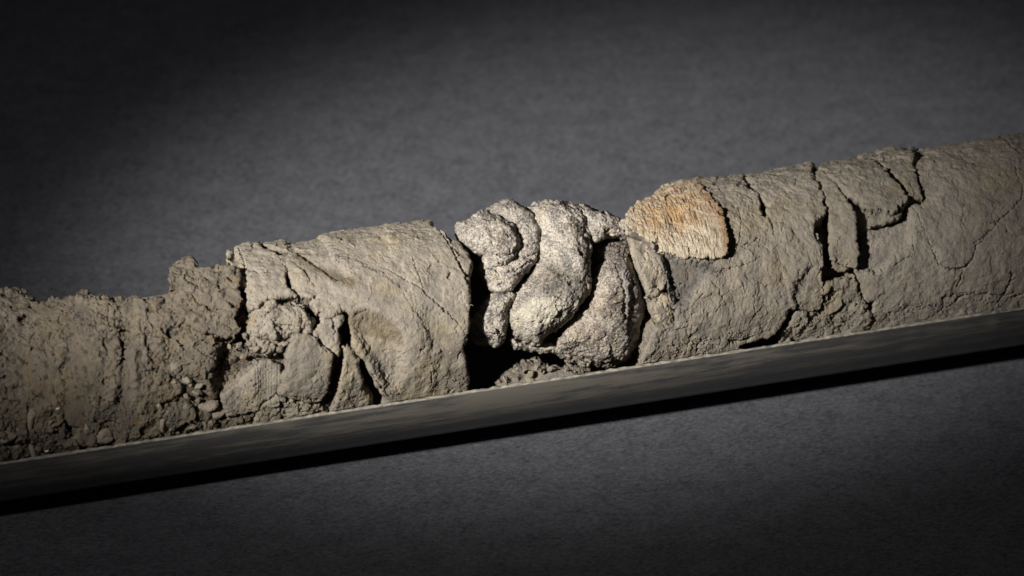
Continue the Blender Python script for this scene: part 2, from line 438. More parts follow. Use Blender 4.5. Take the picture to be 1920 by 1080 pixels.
def tinted(name, speck=0.25, bump=0.35, scale=1.0, rough=0.93, dark=(0.35, 0.33, 0.31)):
    mt, N, L, P = nodes(name)
    at = N.new("ShaderNodeAttribute"); at.attribute_name = "tint"
    geo = N.new("ShaderNodeNewGeometry")
    n1 = N.new("ShaderNodeTexNoise"); n1.inputs["Scale"].default_value = 2300 * scale; n1.inputs["Detail"].default_value = 3
    n2 = N.new("ShaderNodeTexNoise"); n2.inputs["Scale"].default_value = 520 * scale; n2.inputs["Detail"].default_value = 5; n2.inputs["Roughness"].default_value = 0.65
    for n in (n1, n2): L.new(geo.outputs["Position"], n.inputs["Vector"])
    r1 = N.new("ShaderNodeMapRange"); r1.inputs[1].default_value = 0.35; r1.inputs[2].default_value = 0.7; r1.inputs[3].default_value = 1 + speck; r1.inputs[4].default_value = 1 - speck
    L.new(n1.outputs["Fac"], r1.inputs[0])
    r2 = N.new("ShaderNodeMapRange"); r2.inputs[1].default_value = 0.3; r2.inputs[2].default_value = 0.72; r2.inputs[3].default_value = 1 + speck * 0.6; r2.inputs[4].default_value = 1 - speck * 0.8
    L.new(n2.outputs["Fac"], r2.inputs[0])
    mu = N.new("ShaderNodeMath"); mu.operation = 'MULTIPLY'; L.new(r1.outputs[0], mu.inputs[0]); L.new(r2.outputs[0], mu.inputs[1])
    vm = N.new("ShaderNodeVectorMath"); vm.operation = 'SCALE'; L.new(at.outputs["Color"], vm.inputs[0]); L.new(mu.outputs[0], vm.inputs["Scale"])
    L.new(vm.outputs[0], P.inputs["Base Color"])
    P.inputs["Roughness"].default_value = rough; P.inputs["Specular IOR Level"].default_value = 0.22
    ad = N.new("ShaderNodeMath"); ad.operation = 'ADD'; L.new(n1.outputs["Fac"], ad.inputs[0]); L.new(n2.outputs["Fac"], ad.inputs[1])
    b = N.new("ShaderNodeBump"); b.inputs["Strength"].default_value = bump; b.inputs["Distance"].default_value = 0.0004
    L.new(ad.outputs[0], b.inputs["Height"]); L.new(b.outputs[0], P.inputs["Normal"])
    return mt

CLAY = tinted("clay", 0.16, 0.45)
BONE = tinted("speckled_stone", 0.30, 0.55, 0.9, rough=0.8)
FIBRE = tinted("fibrous_stone", 0.22, 0.5, 1.1, rough=0.75)

# ------------------------------------------------------------------ setting: the grey table
def make_table():
    mt, N, L, P = nodes("grey_laminate")
    geo = N.new("ShaderNodeNewGeometry")
    def noise(s, d=4, r=0.6, sc=(1, 1, 1), dist=0.0):
        mp = N.new("ShaderNodeMapping"); mp.vector_type = 'POINT'; mp.inputs["Rotation"].default_value = (0, 0, YAW); mp.inputs["Scale"].default_value = sc; L.new(geo.outputs["Position"], mp.inputs[0])
        n = N.new("ShaderNodeTexNoise"); n.inputs["Scale"].default_value = s; n.inputs["Detail"].default_value = d; n.inputs["Roughness"].default_value = r
        n.inputs["Distortion"].default_value = dist
        L.new(mp.outputs[0], n.inputs["Vector"]); return n
    a = noise(850, 6, 0.8, (0.6, 1.25, 1), 0.8); b = noise(110, 4, 0.6, (0.8, 1.2, 1)); c = noise(1700, 2, 0.6, (0.7, 1.2, 1))
    mx = N.new("ShaderNodeMath"); mx.operation = 'MULTIPLY_ADD'; mx.inputs[1].default_value = 0.75
    L.new(a.outputs["Fac"], mx.inputs[0])
    m2 = N.new("ShaderNodeMath"); m2.operation = 'MULTIPLY_ADD'; m2.inputs[1].default_value = 0.16; m2.inputs[2].default_value = 0.045
    L.new(b.outputs["Fac"], m2.inputs[0]); L.new(m2.outputs[0], mx.inputs[2])
    r = N.new("ShaderNodeValToRGB"); r.color_ramp.elements[0].position = 0.40; r.color_ramp.elements[0].color = (0.036, 0.037, 0.042, 1)
    r.color_ramp.elements[1].position = 0.59; r.color_ramp.elements[1].color = (0.117, 0.119, 0.131, 1)
    L.new(mx.outputs[0], r.inputs[0]); L.new(r.outputs[0], P.inputs["Base Color"])
    P.inputs["Roughness"].default_value = 0.72; P.inputs["Specular IOR Level"].default_value = 0.3
    ad = N.new("ShaderNodeMath"); ad.operation = 'ADD'; L.new(a.outputs["Fac"], ad.inputs[0]); L.new(c.outputs["Fac"], ad.inputs[1])
    bp = N.new("ShaderNodeBump"); bp.inputs["Strength"].default_value = 0.35; bp.inputs["Distance"].default_value = 0.0006
    L.new(ad.outputs[0], bp.inputs["Height"]); L.new(bp.outputs[0], P.inputs["Normal"])
    me = bpy.data.meshes.new("table_surface"); s = 3.0
    me.from_pydata([(-s, -s, 0), (s, -s, 0), (s, s, 0), (-s, s, 0)], [], [(0, 1, 2, 3)]); me.materials.append(mt)
    o = bpy.data.objects.new("table_surface", me); COL.objects.link(o); o.location = (0, 0, -ROUT * MM - 0.0001); o['kind'] = 'structure'
make_table()

# ------------------------------------------------------------------ the split tube
def make_tray():
    mt, N, L, P = nodes("muddy_dark_plastic")
    geo = N.new("ShaderNodeNewGeometry"); at = N.new("ShaderNodeAttribute"); at.attribute_name = "tint"
    def noise(s, sc, d=5, r=0.6, dist=0.0):
        mp = N.new("ShaderNodeMapping"); mp.inputs["Scale"].default_value = sc; L.new(geo.outputs["Position"], mp.inputs[0])
        n = N.new("ShaderNodeTexNoise"); n.inputs["Scale"].default_value = s; n.inputs["Detail"].default_value = d; n.inputs["Roughness"].default_value = r
        n.inputs["Distortion"].default_value = dist; L.new(mp.outputs[0], n.inputs["Vector"]); return n
    streak = noise(420, (0.06, 1, 1), 6, 0.75); fine = noise(1500, (0.05, 1, 1), 3); grain = noise(2200, (1, 1, 1), 2)
    sep = N.new("ShaderNodeSeparateColor"); L.new(at.outputs["Color"], sep.inputs[0])
    ad = N.new("ShaderNodeMath"); ad.operation = 'MULTIPLY_ADD'; ad.inputs[1].default_value = 2.0; ad.inputs[2].default_value = -1.02
    L.new(streak.outputs["Fac"], ad.inputs[0])
    s2 = N.new("ShaderNodeMath"); s2.operation = 'ADD'; L.new(ad.outputs[0], s2.inputs[0]); L.new(sep.outputs[0], s2.inputs[1])
    rp = N.new("ShaderNodeMapRange"); rp.inputs[1].default_value = 0.26; rp.inputs[2].default_value = 0.64; rp.inputs[4].default_value = 0.75; L.new(s2.outputs[0], rp.inputs[0])
    dk = N.new("ShaderNodeMix"); dk.data_type = 'RGBA'; dk.inputs[6].default_value = (0.066, 0.065, 0.066, 1); dk.inputs[7].default_value = (0.105, 0.101, 0.097, 1)
    L.new(fine.outputs["Fac"], dk.inputs[0])
    mx = N.new("ShaderNodeMix"); mx.data_type = 'RGBA'; mx.inputs[7].default_value = (0.195, 0.176, 0.140, 1); L.new(dk.outputs[2], mx.inputs[6]); L.new(rp.outputs[0], mx.inputs[0])
    rm = N.new("ShaderNodeMix"); rm.data_type = 'RGBA'; rm.inputs[7].default_value = (0.34, 0.305, 0.245, 1); L.new(mx.outputs[2], rm.inputs[6]); L.new(sep.outputs[1], rm.inputs[0])
    L.new(rm.outputs[2], P.inputs["Base Color"])
    rr = N.new("ShaderNodeMapRange"); rr.inputs[3].default_value = 0.24; rr.inputs[4].default_value = 0.9; L.new(rp.outputs[0], rr.inputs[0]); L.new(rr.outputs[0], P.inputs["Roughness"])
    P.inputs["Specular IOR Level"].default_value = 0.5
    h = N.new("ShaderNodeMath"); h.operation = 'MULTIPLY_ADD'; h.inputs[1].default_value = 0.8; L.new(rp.outputs[0], h.inputs[0]); L.new(grain.outputs["Fac"], h.inputs[2])
    bp = N.new("ShaderNodeBump"); bp.inputs["Strength"].default_value = 0.4; bp.inputs["Distance"].default_value = 0.0002; L.new(h.outputs[0], bp.inputs["Height"]); L.new(bp.outputs[0], P.inputs["Normal"])
    # cross-section loop: outer wall, rim lip, inner wall
    prof = []
    for a in np.linspace(-3.6, -176.4, 56): prof.append((ROUT, math.radians(a)))
    top = [(ROUT, 0.0)]
    x = np.arange(-230, 230.01, 0.45); nx = len(x)
    th_out = np.radians(np.concatenate([[-0.12, -0.5, -1.2, -2.2], np.linspace(-3.2, -60, 110), np.linspace(-63, -176.4, 34), [-177.8, -178.8, -179.5, -179.88]]))
    ring_r = np.concatenate([np.full(len(th_out), ROUT), [36.0, 35.65, 35.3], np.full(len(th_out), 35.02), [35.3, 35.65, 36.0]])
    ring_t = np.concatenate([th_out, np.radians([-180, -180, -180]), th_out[::-1], [0.0, 0.0, 0.0]])
    k = len(ring_r)
    X, T = np.meshgrid(x, ring_t, indexing='ij'); RR = np.repeat(ring_r[None], nx, 0)
    V = np.stack([X.ravel(), (-RR * np.cos(T)).ravel(), (RR * np.sin(T)).ravel()], 1)
    # nicks and dried mud on the sawn rim
    rim = np.exp(-(V[:, 2] / 0.5) ** 2) * (V[:, 1] < 0)
    V[:, 2] += rim * (0.30 * perlin(V / np.array([2.2, 1.0, 1.0])) + 0.30 * fbm(np.column_stack([V[:, 0] / 5, V[:, 1] / 1.2, V[:, 2]]), 3) + 0.12 * perlin(V / 0.9))
    V[:, 2] += -0.35 * rim * sm(0.25, 0.6, perlin(np.column_stack([V[:, 0] / 14, V[:, 1] * 0, V[:, 1] * 0 + 3])))
    i, j = np.meshgrid(np.arange(nx - 1), np.arange(k), indexing='ij'); i = i.ravel(); j = j.ravel(); j2 = (j + 1) % k
    Q = np.stack([i * k + j, (i + 1) * k + j, (i + 1) * k + j2, i * k + j2], 1)
    N_ = vnormals(V, Q)
    outw = V.copy(); outw[:, 0] = 0
    sel = np.hypot(V[:, 1], V[:, 2]) > 36.15
    if np.sum((N_ * outw)[sel].sum(1)) < 0: Q = Q[:, ::-1]
    # where mud has dried on: rim, blotches below it, less to the right
    th = np.degrees(np.arctan2(V[:, 2], -V[:, 1])); xx = V[:, 0]
    blot = fbm(np.column_stack([xx / 13, V[:, 2] / 3.2, xx * 0 + 2.0]), 5, 0.6) + 0.35 * fbm(np.column_stack([xx / 40, V[:, 2] / 0.8, xx * 0 + 9.0]), 3)
    band = np.exp(-((V[:, 2] + 5.0 + 1.5 * perlin(np.column_stack([xx / 30, xx * 0, xx * 0]))) / 4.2) ** 2)
    mid = np.exp(-((xx + 6) / 52.0) ** 2)
    mud = 0.24 + 0.20 * blot + 0.12 * band + 0.12 * mid * np.exp(-((V[:, 2] + 5) / 5.5) ** 2)
    patch = np.exp(-((xx - 30) / 5.0) ** 2 - ((V[:, 2] + 3.2) / 2.4) ** 2) + np.exp(-((xx - 75) / 17.0) ** 2 - ((V[:, 2] + 3.4) / 3.0) ** 2) * 0.6
    mud += 0.30 * patch * (1 + blot)
    wobz = 1.3 * fbm(np.column_stack([xx / 16, xx * 0, xx * 0 + 12]), 3)
    mud += 0.30 * mid * sm(-16.5, -14.2, V[:, 2] + wobz) - 0.25 * sm(-14.5, -17.0, V[:, 2] + wobz)
    mud += 0.26 * (1 - mid) * np.exp(-((V[:, 2] + 12.5 + wobz) / 1.6) ** 2) + 0.5 * np.exp(-((xx - 157) / 1.8) ** 2 - ((V[:, 2] + 4.5) / 1.8) ** 2)
    rimm = sm(-0.42, -0.12, V[:, 2]); rimn = perlin(np.column_stack([xx / 1.3, V[:, 1] / 1.0, xx * 0 + 7]))
    mud = np.where(V[:, 2] > -0.6, mud + rimm * (0.55 + 0.30 * rimn), mud)
    inside = np.hypot(V[:, 1], V[:, 2]) < 35.3; mud = np.where(inside & (V[:, 2] < -0.5), 0.45 + 0.25 * blot, mud)
    rimk = sm(-0.30, -0.05, V[:, 2]) * (V[:, 1] < 0) * np.clip(0.62 + 1.3 * perlin(np.column_stack([xx / 2.5, V[:, 1] / 1.5, xx * 0 + 5])), 0, 1)
    t = np.stack([mud, rimk, mud], 1)
    finish("core_tray", V, Q, mt, t, "long dark half tube smeared with dried mud that cradles the whole sediment core", "core tray")
make_tray()

# ------------------------------------------------------------------ outline helpers
def rimy(x, dy=0.0): return 862 - 0.1505 * x + dy       # the front rim in the photograph
def topy(x, dy=0.0): return 534 - 0.1505 * x + dy       # the top edge of a full core
DEEP = 42
def under(xs): return [(x, rimy(x, DEEP)) for x in xs]
def over(xs, dy=-26): return [(x, topy(x, dy)) for x in xs]

# ================================================================== LEFT OF THE STONE
def left_skin(P, uv, seed=0.0, **kw):
    d = clay_skin(P, uv, seed=seed, **kw); q = np.column_stack([uv / 3, uv[:, 0] * 0 + 4]); wob = 1.2 * np.stack([fbm(q, 3), fbm(q + 9, 3)], 1); k = 0
    for pts in ([(126, 566), (180, 560), (178, 700), (170, 832), (108, 836), (120, 700)], [(222, 620), (268, 640), (262, 800), (236, 826), (214, 760)], [(20, 700), (70, 640), (110, 700), (100, 760), (30, 760)], [(60, 560), (110, 570), (100, 600), (60, 590)]):
        k = np.maximum(k, sm(-1.2, 1.6, sdf_poly(uv + wob, to_xw(pts))))
    soft = 0.5 * fbm(P / 9, 2) + 0.07 * perlin(np.column_stack([uv[:, 0] / 0.7, uv[:, 1] / 9, uv[:, 0] * 0])) + 0.05 * perlin(P / 1.0)
    return d * (1 - 0.86 * k) + soft * k
chunk("clay_mass", Z(12, [(-260, 150), (0, 150), (60, 148), (110, 128), (160, 132), (220, 165), (300, 212), (370, 215), (420, 182), (470, 208), (560, 210), (680, 196),
      (790, 192), (880, 205), (980, 190), (1080, 182)]) + Z(10, [(200, 180), (300, 185), (370, 200), (430, 172), (510, 190), (560, 150)]) + [(340, 520), (450, 520), (560, 560), (640, 600), (660, 660)] + under([640, 500, 300, 100, -60]),
      CLAY, "long crumbled clay mass with rusty flecks filling the left end of the tray", "sediment", dr=-1.6, edge=4.5, edge_h=3.0, jag=0.9, jscale=3.5,
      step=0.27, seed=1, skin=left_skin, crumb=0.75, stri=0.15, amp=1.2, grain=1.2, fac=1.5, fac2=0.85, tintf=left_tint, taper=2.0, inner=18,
      feats=[('dent', Z(0, [(410, 590), (700, 570), (700, 760), (400, 800), (390, 700)]), 5.0, 7.0),
             ('dent', Z(0, [(430, 500), (660, 520), (640, 640), (460, 650), (420, 600)]), 4.0, 5.0),
             ('dent', Z(12, [(-100, 930), (180, 970), (300, 1010), (200, 1080), (-100, 1080)]), 2.5, 1.6),
             ('dent', Z(12, [(160, 370), (240, 380), (220, 460), (170, 470), (130, 430)]), 1.2, 1.3),
             ('dent', Z(9, [(250, 550), (600, 650), (830, 640), (620, 260), (450, 300), (430, 460)]), 2.0, 2.2),
             ('dent', Z(11, [(560, 640), (700, 660), (660, 780), (560, 790)]), 1.0, 2.0),
             ('dent', Z(11, [(60, 760), (340, 780), (330, 850), (230, 880), (70, 860)]), 1.0, 1.8),
             ('dent', Z(9, [(-180, -200), (-60, -220), (-40, 500), (-190, 560)]), 2.5, -1.3),
             ('dent', Z(9, [(10, 60), (90, 40), (130, 500), (20, 600)]), 2.0, -1.0),
             ('crack', Z(12, [(400, 600), (440, 540), (470, 610)]), 0.6, 1.2), ('crack', Z(12, [(870, 600), (900, 680), (925, 770)]), 0.8, 1.6),
             ('crack', Z(11, [(800, 460), (880, 430), (980, 390)]), 0.5, 1.3), ('crack', Z(11, [(860, 640), (940, 625), (1050, 640)]), 0.6, 1.6),
             ('crack', Z(11, [(0, 240), (30, 220), (60, 200)]), 0.7, 1.5), ('crack', Z(11, [(530, 540), (560, 610), (620, 700)]), 0.7, 1.6),
             ('crack', Z(10, [(480, 560), (500, 700), (510, 800), (540, 760), (650, 770)]), 0.5, 1.3),
             ('crack', Z(10, [(540, 950), (640, 920), (640, 1010)]), 0.5, 1.3), ('crack', Z(10, [(860, 910), (960, 880), (1010, 800)]), 0.6, 1.5),
             ('crack', Z(12, [(340, 410), (400, 408), (430, 400)]), 0.5, 1.0), ('crack', Z(12, [(200, 200), (225, 240)]), 0.6, 1.2)])

chunk("clay_clod", Z(2, [(50, 240), (75, 212), (130, 196), (172, 198), (182, 236), (230, 244), (330, 250), (400, 262), (418, 290), (402, 350), (425, 395), (395, 430),
      (372, 480), (398, 520), (380, 582), (300, 575), (225, 545), (150, 510), (110, 460), (60, 440), (72, 370), (44, 300)]),
      CLAY, "ragged torn clay chunk with a jagged top corner rising from the crumbled left end", "clay chunk", dr=1.2, edge=0.8, jag=0.6, jscale=1.6,
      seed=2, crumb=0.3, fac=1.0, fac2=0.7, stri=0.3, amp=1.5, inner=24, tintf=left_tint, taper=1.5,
      feats=[('tilt', Z(2, [(60, 400), (400, 300)]), 0, 1.5), ('crack', Z(2, [(55, 262), (110, 272), (170, 330), (250, 340)]), 0.7, 1.5),
             ('dent', Z(2, [(335, 290), (370, 300), (372, 322), (340, 306)]), 0.8, 3.0), ('crack', Z(2, [(340, 408), (375, 432), (415, 430)]), 0.8, 2.5),
             ('step', Z(2, [(-50, 420), (150, 380), (260, 470), (380, 470), (460, 700), (-50, 700)]), 1.2, 1.0)])

chunk("clay_clod", Z(2, [(345, 118), (368, 158), (395, 120), (412, 78), (440, 70), (455, 92), (500, 128), (560, 150), (605, 180), (640, 240), (633, 290), (645, 345),
      (700, 372), (620, 378), (540, 388), (490, 432), (458, 440), (436, 400), (425, 330), (398, 280), (345, 250)]),
      CLAY, "broad upright clay plate with two small spikes at its top left corner and cracked face", "clay chunk", dr=0.8, edge=0.6, jag=0.35, jscale=1.2,
      seed=3, crumb=0.15, stri=0.5, amp=1.3, inner=23, tintf=rust_tint,
      feats=[('step', Z(2, [(330, 100), (410, 150), (470, 260), (480, 440), (330, 440)]), 2.5, 2.2), ('crack', Z(2, [(395, 130), (440, 235), (500, 265), (560, 260)]), 0.7, 1.3),
             ('crack', Z(2, [(480, 215), (540, 200), (600, 190)]), 0.4, 0.8), ('tilt', Z(2, [(520, 150), (560, 380)]), 0, 1.0)])
chunk("clay_clod", Z(2, [(642, 182), (700, 232), (762, 292), (828, 345), (818, 368), (770, 388), (710, 372), (662, 345), (664, 300), (650, 250)]),
      CLAY, "tilted triangular clay flake right of the narrow slot in the clay plate", "clay chunk", dr=0.8, edge=1.0, jag=0.4, jscale=1.6, seed=4, crumb=0.1, stri=0.3,
      amp=1.2, inner=24, feats=[('tilt', Z(2, [(650, 300), (800, 330)]), 0, 0.9)])
chunk("clay_clod", Z(2, [(436, 500), (452, 446), (500, 425), (560, 394), (620, 386), (690, 388), (742, 398), (758, 440), (775, 480), (760, 540), (705, 556), (694, 590), (640, 585),
      (612, 640), (560, 668), (500, 655), (455, 600)]),
      CLAY, "rounded knobbly clay lump with a rust brown stain on its left side", "clay chunk", dr=1.0, edge=3.0, edge_h=3.0, jag=0.9, jscale=2.6, seed=5, crumb=0.35, fac=1.2, fac2=0.7, stri=0.1,
      amp=1.8, inner=22, tintf=rust_tint, feats=[('ridge', Z(2, [(460, 480), (560, 430), (660, 470), (690, 540)]), 3.0, 1.6), ('step', Z(2, [(440, 530), (560, 560), (700, 560), (700, 700), (420, 700)]), 1.5, 2.6),
             ('crack', Z(2, [(560, 500), (620, 530), (690, 520)]), 0.7, 1.0), ('ridge', Z(2, [(720, 400), (735, 500)]), 1.4, 0.8), ('crack', Z(2, [(700, 420), (720, 500), (700, 540)]), 0.5, 1.2)])
chunk("clay_clod", Z(2, [(762, 396), (800, 380), (850, 375), (900, 385), (935, 420), (925, 445), (880, 470), (850, 480), (820, 455), (790, 440)]),
      CLAY, "small crumbly clay piece with a pinkish top just left of the big smooth clay block", "clay chunk", dr=0.6, edge=1.4, jag=0.7, jscale=1.6, seed=6, crumb=0.4, fac=0.9, fac2=0.6, stri=0, amp=1.2, inner=24, tintf=rust_tint)
chunk("clay_clod", Z(2, [(780, 556), (800, 505), (835, 470), (872, 482), (900, 468), (928, 470), (918, 500), (905, 545), (915, 600), (908, 664), (886, 668), (862, 640), (820, 605)]),
      CLAY, "thin upright clay splinter standing beside the deep black gap", "clay chunk", dr=0.6, edge=1.1, jag=0.5, jscale=1.6, seed=7, crumb=0.15, stri=0.2, inner=23,
      feats=[('crack', Z(2, [(872, 482), (885, 540), (880, 600)]), 0.5, 1.2)])
chunk("clay_clod", Z(2, [(625, 655), (655, 612), (690, 560), (740, 552), (790, 572), (832, 618), (866, 650), (874, 690), (860, 760), (850, 850), (826, 892), (800, 908), (740, 912), (700, 900),
      (640, 880), (598, 862), (622, 800), (610, 770), (636, 705)]),
      CLAY, "large smooth flat clay slab with rounded corners left of the wedge shaped gap", "clay chunk", dr=1.1, edge=1.5, jag=0.45, jscale=2.4, seed=8, crumb=0.0, stri=0.35, amp=1.1,
      grain=0.8, inner=21, tintf=lambda V, u, s_: clay_tint(V, u, s_) * 0.88, feats=[('tilt', Z(2, [(740, 900), (740, 560)]), 0, 2.6), ('crack', Z(2, [(660, 860), (740, 880), (830, 885)]), 0.4, 0.8), ('crack', Z(2, [(780, 560), (820, 620), (850, 650)]), 0.4, 0.7)])
chunk("clay_clod", Z(2, [(928, 618), (950, 606), (985, 640), (1008, 690), (1022, 760), (1042, 800), (1036, 850), (1085, 905)]) + under([700, 640]) + Z(2, [(856, 965), (893, 890), (912, 800), (922, 740), (926, 670)]),
      CLAY, "pointed clay wedge standing on its broad end between the black gap and the smooth hollow", "clay chunk", dr=0.3, edge=1.4, jag=0.4, jscale=2.2, seed=9, crumb=0.0, stri=0.5, inner=20,
      feats=[('tilt', Z(2, [(930, 800), (1040, 800)]), 0, -1.6), ('crack', Z(2, [(1000, 880), (960, 930)]), 0.4, 0.7)])
chunk("clay_clod", Z(2, [(315, 880), (400, 800), (470, 722), (515, 692), (570, 694), (608, 722), (614, 800), (592, 876), (530, 900), (500, 945), (440, 968), (345, 985), (322, 940)]),
      CLAY, "clay wedge with fine parallel vertical grooves low in the left half by the rim", "clay chunk", dr=-0.3, edge=1.3, jag=0.5, jscale=2.0, seed=10, crumb=0.1, stri=0.3, inner=21,
      feats=[('ridge', Z(2, [(480, 720), (485, 900)]), 2.0, 1.0)] + [('groove', Z(2, [(470 + 14 * k, 712 - 2 * k), (476 + 13 * k, 885 - 6 * (k % 4))]), 0.30, 0.10 + 0.09 * (k * 7 % 4)) for k in range(10)])
chunk("clay_clod", Z(2, [(495, 935), (560, 890), (610, 872), (700, 908), (800, 918), (832, 935)]) + under([620, 500, 470]),
      CLAY, "low rubbly clay piece wedged under the flat slab against the rim", "clay chunk", dr=0.0, edge=1.4, jag=0.7, jscale=1.8, seed=11, crumb=0.4, fac=1.2, fac2=0.8, stri=0, inner=22)

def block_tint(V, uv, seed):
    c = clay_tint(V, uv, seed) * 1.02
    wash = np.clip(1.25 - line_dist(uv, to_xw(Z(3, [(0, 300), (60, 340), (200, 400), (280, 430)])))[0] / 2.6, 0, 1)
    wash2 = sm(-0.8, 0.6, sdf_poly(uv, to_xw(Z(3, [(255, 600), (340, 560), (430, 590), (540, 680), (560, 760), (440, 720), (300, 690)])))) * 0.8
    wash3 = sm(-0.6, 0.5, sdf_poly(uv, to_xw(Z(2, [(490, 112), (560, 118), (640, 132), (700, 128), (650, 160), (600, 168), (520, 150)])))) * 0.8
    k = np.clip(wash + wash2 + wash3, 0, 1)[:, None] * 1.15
    step_shade = sm(-2, 3, sdf_poly(uv, to_xw(Z(3, [(600, 640), (690, 560), (780, 640), (930, 760), (960, 1080), (440, 1080), (600, 900)]))))[:, None] * (0.6 + 0.4 * sm(-0.3, 0.3, fbm(V / 4, 2)))[:, None]  # shade of the lower right step, painted into the clay colour
    c = c * (1 - step_shade * np.array([0.17, 0.18, 0.20]))
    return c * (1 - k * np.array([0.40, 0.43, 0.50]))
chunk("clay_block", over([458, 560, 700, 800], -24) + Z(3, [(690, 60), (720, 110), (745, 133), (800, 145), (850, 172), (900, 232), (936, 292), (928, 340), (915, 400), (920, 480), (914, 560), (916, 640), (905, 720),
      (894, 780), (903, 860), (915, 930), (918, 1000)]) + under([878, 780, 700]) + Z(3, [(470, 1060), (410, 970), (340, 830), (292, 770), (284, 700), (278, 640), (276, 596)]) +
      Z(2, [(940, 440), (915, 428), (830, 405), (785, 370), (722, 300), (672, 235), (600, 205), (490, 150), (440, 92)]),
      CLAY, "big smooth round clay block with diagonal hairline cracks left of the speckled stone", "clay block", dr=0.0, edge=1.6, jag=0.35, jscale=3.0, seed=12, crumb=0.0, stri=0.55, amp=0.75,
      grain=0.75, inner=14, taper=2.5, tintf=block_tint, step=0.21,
      feats=[('crack', Z(3, [(430, 335), (520, 380), (610, 430), (680, 480), (760, 550), (840, 630), (905, 715)]), 0.55, 1.0),
             ('crack', Z(3, [(610, 290), (630, 370), (668, 465)]), 0.4, 0.7), ('crack', Z(3, [(560, 480), (600, 560), (655, 610), (680, 700)]), 0.3, 0.35),
             ('step', Z(3, [(745, 110), (800, 210), (850, 320), (900, 440), (925, 560), (1010, 560), (960, 100)]), 0.9, 1.3),
             ('crack', Z(3, [(745, 135), (800, 210), (830, 270), (870, 350), (905, 440)]), 0.5, 1.0),
             ('crack', Z(3, [(790, 200), (850, 300), (880, 345)]), 0.35, 0.7),
             ('step', Z(3, [(460, 60), (490, 200), (510, 280), (560, 320), (600, 420), (560, 480), (300, 320), (-200, 250), (-200, 20)]), 1.6, 0.55),
             ('dent', Z(3, [(250, 580), (380, 560), (470, 600), (545, 680), (590, 790), (590, 900), (540, 1010), (450, 1010), (380, 880), (300, 760), (255, 690)]), 4.5, 2.6),
             ('dent', Z(2, [(490, 108), (560, 115), (640, 130), (700, 125), (650, 162), (600, 172), (520, 155)]), 1.0, 1.6), ('crack', Z(3, [(290, 606), (330, 585), (375, 568)]), 0.5, 1.2),
             ('dent', Z(3, [(-100, 180), (80, 150), (200, 300), (290, 400), (200, 440), (60, 340), (-60, 260)]), 2.0, 1.3),
             ('dent', Z(3, [(640, 770), (690, 760), (670, 800), (640, 810)]), 0.6, 1.2), ('ridge', Z(3, [(745, 790), (756, 800)]), 0.7, 0.7),
             ('dent', Z(3, [(800, 360), (830, 380), (810, 410), (790, 390)]), 0.6, 0.9),
             ('step', Z(3, [(560, 560), (640, 640), (700, 900), (690, 1040), (1000, 1040), (950, 740), (840, 650), (700, 520)]), 4.0, 0.9),
             ('crack', Z(3, [(700, 870), (712, 930), (705, 1000)]), 0.4, 0.6), ('crack', Z(3, [(870, 800), (850, 850)]), 0.4, 0.9),
             ('crack', Z(3, [(380, 900), (450, 990), (520, 1010)]), 0.6, 1.0), ('crack', Z(3, [(440, 930), (500, 980)]), 0.4, 0.7), ('tilt', Z(3, [(700, 400), (920, 400)]), 0, -0.8)])

# ================================================================== THE SPECKLED STONE
def empty(name, org, label, cat, group=None):
    o = bpy.data.objects.new(name, None); COL.objects.link(o); o.location = Vector(org) * MM
    o.empty_display_size = 0.01; o['label'] = label; o['category'] = cat
    if group: o['group'] = group
    o['org'] = [float(a) for a in org]
    return o
stone = empty("folded_stone", (10.0, -5.0, -30.0), "pale black speckled stone of tightly folded lobes in the middle of the core", "stone")
lump("lobe", Z(4, [(205, 540), (190, 575), (150, 620), (105, 690), (95, 740), (120, 780), (165, 795), (205, 805), (242, 812), (278, 785), (297, 725), (302, 640), (328, 585), (332, 545), (260, 535)]),
     BONE, n0=21, H=7, W=5, pw=0.45, back=12, seed=24, parent=stone, tintf=bone_tint, step=0.22,
     feats=[('dent', Z(4, [(240, 550), (300, 560), (310, 600), (270, 640), (240, 600)]), 1.0, -0.6)])
lump("lobe", Z(4, [(198, 118), (225, 95), (270, 70), (310, 66), (350, 78), (382, 105), (412, 122), (440, 165), (462, 225), (464, 275), (455, 335), (436, 385), (400, 430), (372, 465), (350, 500), (318, 532),
     (270, 548), (225, 546), (195, 530), (170, 480), (150, 400), (150, 250)]), BONE, n0=21, H=8.5, W=4.5, pw=0.42, lean=(0.16, 0), back=12, seed=21, parent=stone, tintf=bone_tint,
     feats=[('crack', Z(4, [(190, 420), (260, 440), (330, 425), (400, 380)]), 0.7, 1.2), ('crack', Z(4, [(200, 480), (280, 470), (350, 440)]), 0.5, 0.9),
            ('crack', Z(4, [(340, 370), (400, 360), (450, 330)]), 0.6, 1.0), ('crack', Z(4, [(230, 510), (280, 490), (330, 500)]), 0.5, 0.9), ('dent', Z(4, [(370, 290), (440, 270), (450, 310), (380, 320)]), 1.0, 1.1)])
lump("lobe", Z(4, [(48, 215), (58, 180), (120, 155), (150, 132), (195, 125), (240, 150), (290, 168), (325, 205), (350, 250), (360, 300), (348, 340), (322, 375), (292, 402), (255, 414), (215, 410), (192, 385),
     (180, 350), (150, 340), (105, 325), (66, 300), (48, 262)]), BONE, n0=24.5, H=8.5, W=5, pw=0.45, back=13, lean=(0.10, 0), seed=22, parent=stone, tintf=bone_tint,
     feats=[('crack', Z(4, [(200, 345), (250, 355), (300, 345), (345, 320)]), 0.7, 1.4), ('crack', Z(4, [(70, 260), (120, 295), (180, 320)]), 0.5, 0.8)])
